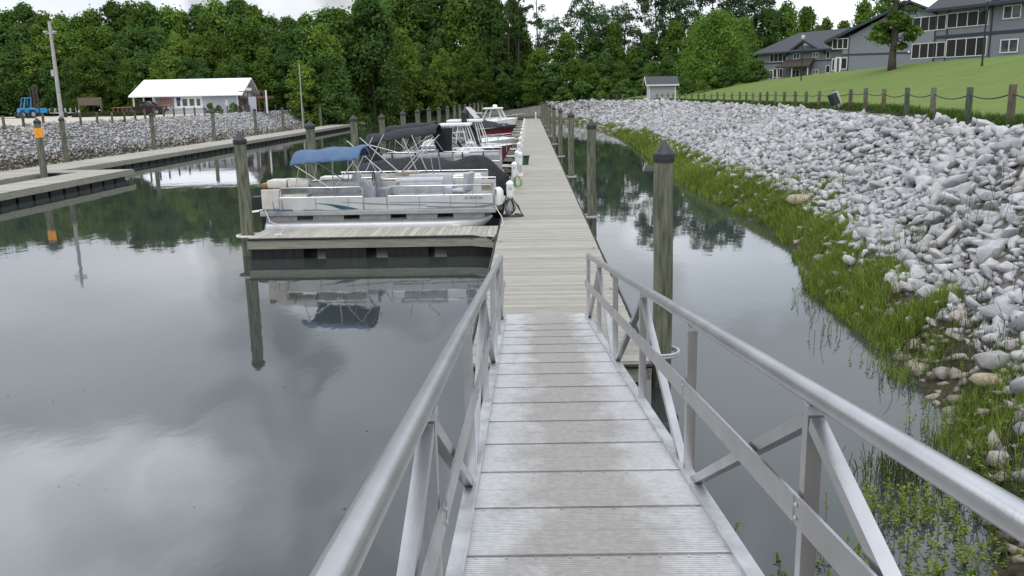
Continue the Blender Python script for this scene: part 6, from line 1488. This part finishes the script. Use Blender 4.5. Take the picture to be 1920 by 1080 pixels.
# notice board and boat trailer frame
nb = atY(169, 200, 108); nz = gz(nb.x, 108); o = thing('notice_board', 'weathered brown wooden board on two posts on the sandy lot', 'notice board', (nb.x, 108, nz)); WD = mat('grey_brown_timber', (.17, .13, .10), (.12, .09, .07), rough=.9, scale=2, stretch=(1, 1, 8))
x0, x1 = atY(149, 200, 108).x, atY(190, 200, 108).x; zt1, zt0 = atY(169, 183, 108).z, atY(169, 197.5, 108).z
mb = MB(); mb.box(x0+.08, x1-.08, 107.95, 108.02, zt0, zt1); mb.build('board', WD, o)
for xx in (x0, x1): mb = MB(); mb.box(xx-.08, xx+.08, 107.92, 108.08, nz-.2, zt1+.02); mb.build('post', WD, o)
x0, x1 = atY(98, 200, 107).x, atY(136, 200, 107).x; zt = gz(x0, 107); o = thing('boat_trailer', 'empty grey boat trailer frame between the forklift and the brown board', 'trailer', ((x0+x1)/2, 107, zt))
mb = MB()
for yy in (106.3, 107.7):
    mb.bar((x0, yy, zt+.55), (x1, yy, zt+.5), .09, .1)
    for k in range(5): xx = x0+(x1-x0)*k/4; mb.bar((xx, yy, zt+.5), (xx, yy, zt+1.1), .06, .06, (0, 1, 0))
for k in range(5): xx = x0+(x1-x0)*k/4; mb.bar((xx, 106.3, zt+.52), (xx, 107.7, zt+.52), .06, .06)
mb.build('frame', M['alu_dull'], o)
for yy in (106.1, 107.9): mb = MB(); wheel(mb, x1-.5, yy, zt+.3, .3, .2); mb.build('wheel', TYRE, o, smooth=True)
x0, x1 = atY(212, 200, 108).x, atY(246, 200, 108).x; zt = gz(x0, 108); o = thing('wooden_rack', 'low wooden rack with an orange brown top rail beside the carport', 'rack', ((x0+x1)/2, 108, zt))
mb = MB(); mb.bar((x0, 108, zt+1.0), (x1, 108, zt+1.0), .25, .14); mb.build('top_rail', mat('orange_timber', (.28, .13, .05), (.2, .1, .04), rough=.8), o)
mb = MB()
for k in range(5): xx = x0+(x1-x0)*k/4; mb.bar((xx, 108, zt-.1), (xx, 108, zt+.92), .14, .14)
mb.build('leg', WD, o)
pc = atZ(147, 213, 2.6)
o = thing('traffic_cone', 'orange and white cone at the foot of the brown board', 'cone', (atY(147, 200, 106).x, 106, gz(-50, 106))); cx_ = o.location.x; cz_ = o.location.z
mb = MB(); mb.lathe((cx_, 106, cz_), [(.22, 0), (.22, .04), (.15, .05), (.1, .35)], 14); mb.build('base_cone', mat('orange_plastic', (.7, .12, .02), rough=.5), o)
mb = MB(); mb.lathe((cx_, 106, cz_+.36), [(.1, 0), (.04, .5)], 14); mb.build('white_sleeve', M['white'], o)
# weeds in front of the board
VV = []; FF = []; off = 0
k = 9000; A = RNG.uniform(atY(140, 200, 106).x, atY(245, 200, 106).x, k); B = RNG.uniform(105, 111, k); P_ = np.stack([A, B, ground(A, B)], 1); push(*blades(P_, RNG.uniform(.2, .75, k), np.full(k, .07), .4))
tag(link('lot_weeds', np_mesh('lot_weeds', np.concatenate(VV), np.concatenate(FF), LGD)), 'patch of tall weeds in front of the wooden board and rack', kind='stuff')
# utility poles
def pole(pxb, pyb, pxt, pyt, d, r, label, extra=True):
    b_ = atY(pxb, pyb, d); t_ = atY(pxt, pyt, d); zg = gz(b_.x, d); o = thing('lamp_pole', label, 'lamp pole', (b_.x, d, zg), 'tall poles on the left lot')
    mb = MB(); mb.tube([(b_.x, d, zg-.2), (t_.x, d, t_.z)], [r, r*.62], 14); mb.build('pole', mat('concrete_pole', (.42, .42, .40), (.32, .32, .31), rough=.8, scale=2), o, smooth=True)
    if extra:
        mb = MB(); z_ = t_.z-.85; mb.bar((t_.x-.4, d, z_), (t_.x+.4, d, z_), .1, .1); mb.build('cross_arm', M['lgrey'], o)
        for dx in (-.34, .34): mb = MB(); mb.bbox(t_.x+dx-.14, t_.x+dx+.14, d-.2, d+.05, z_+.05, z_+.16, .03); mb.build('lamp_head', M['lgrey'], o)
        mb = MB(); zq = zg+(t_.z-zg)*.53; xq = b_.x+(t_.x-b_.x)*.53; mb.bbox(xq-.3, xq-.1, d-.15, d+.15, zq, zq+.45, .02); mb.build('meter_box', M['lgrey'], o)
        mb = MB(); mb.bbox(b_.x-.02, b_.x+.35, d-.3, d-.1, zg, zg+1.2, .02); mb.build('service_box', M['lgrey'], o)
pole(118, 236, 92, 40, 67, .17, 'tall leaning pale concrete lamp pole on the left lot')
pole(566, 208, 561, 121, 112, .09, 'slim white pole near the end of the left bank', False)
pole(153, 216, 149, 172, 106, .05, 'short thin pale pole just right of the forklift', False) if False else None
# black lamp posts on the lawn
for (pxb, pyb, pyt, dd, lb) in ((1841, 124, 2, None, 'nearer black lamp post on the lawn in front of the screened porches'), (1502, 151, 74, None, 'farther black lamp post on the lawn in front of the farthest flats')):
    p = hit(pxb, pyb, 30, 130) if pxb > 1800 else hit(pxb, pyb, 60, 145)
    tz = atY(pxb+4, pyt, p.y); o = thing('lawn_lamp', lb, 'lamp post', p, 'black lamp posts on the lawn')
    mb = MB(); mb.tube([(p.x, p.y, p.z-.2), (p.x, p.y, p.z+.3), (p.x, p.y, tz.z)], [.1, .06, .05], 10); mb.build('post', M['motor'], o)
    mb = MB(); mb.lathe((p.x, p.y, tz.z), [(.06, 0), (.17, .1), (.2, .35), (.06, .45)], 12); mb.build('lamp_shade', M['offwhite'], o)
# tilted utility box by the fence
p = hit(1572, 206, 25, 60); o = thing('utility_box', 'tilted green and white utility box leaning beside the right rope fence', 'utility box', p)
T = Matrix.Translation(p) @ Matrix.Scale(.82, 4) @ Matrix.Rotation(R(-24), 4, 'Y') @ Matrix.Rotation(R(15), 4, 'Z')
def tbox(b6_): mb = MB(); mb.bbox(*b6_, .02); mb.v = [tuple(T @ Vector(v)) for v in mb.v]; return mb
tbox((-.2, .12, -.25, .25, .35, 1.0)).build('front_panel', mat('dark_green_panel', (.025, .035, .035), rough=.6), o)
tbox((.12, .24, -.25, .25, .05, 1.04)).build('side_shell', mat('pale_green_shell', (.42, .50, .46), (.35, .42, .39), rough=.6), o)
tbox((-.1, .12, -.2, .2, -.1, .35)).build('base', mat('pale_green_shell', (0, 0, 0)), o)
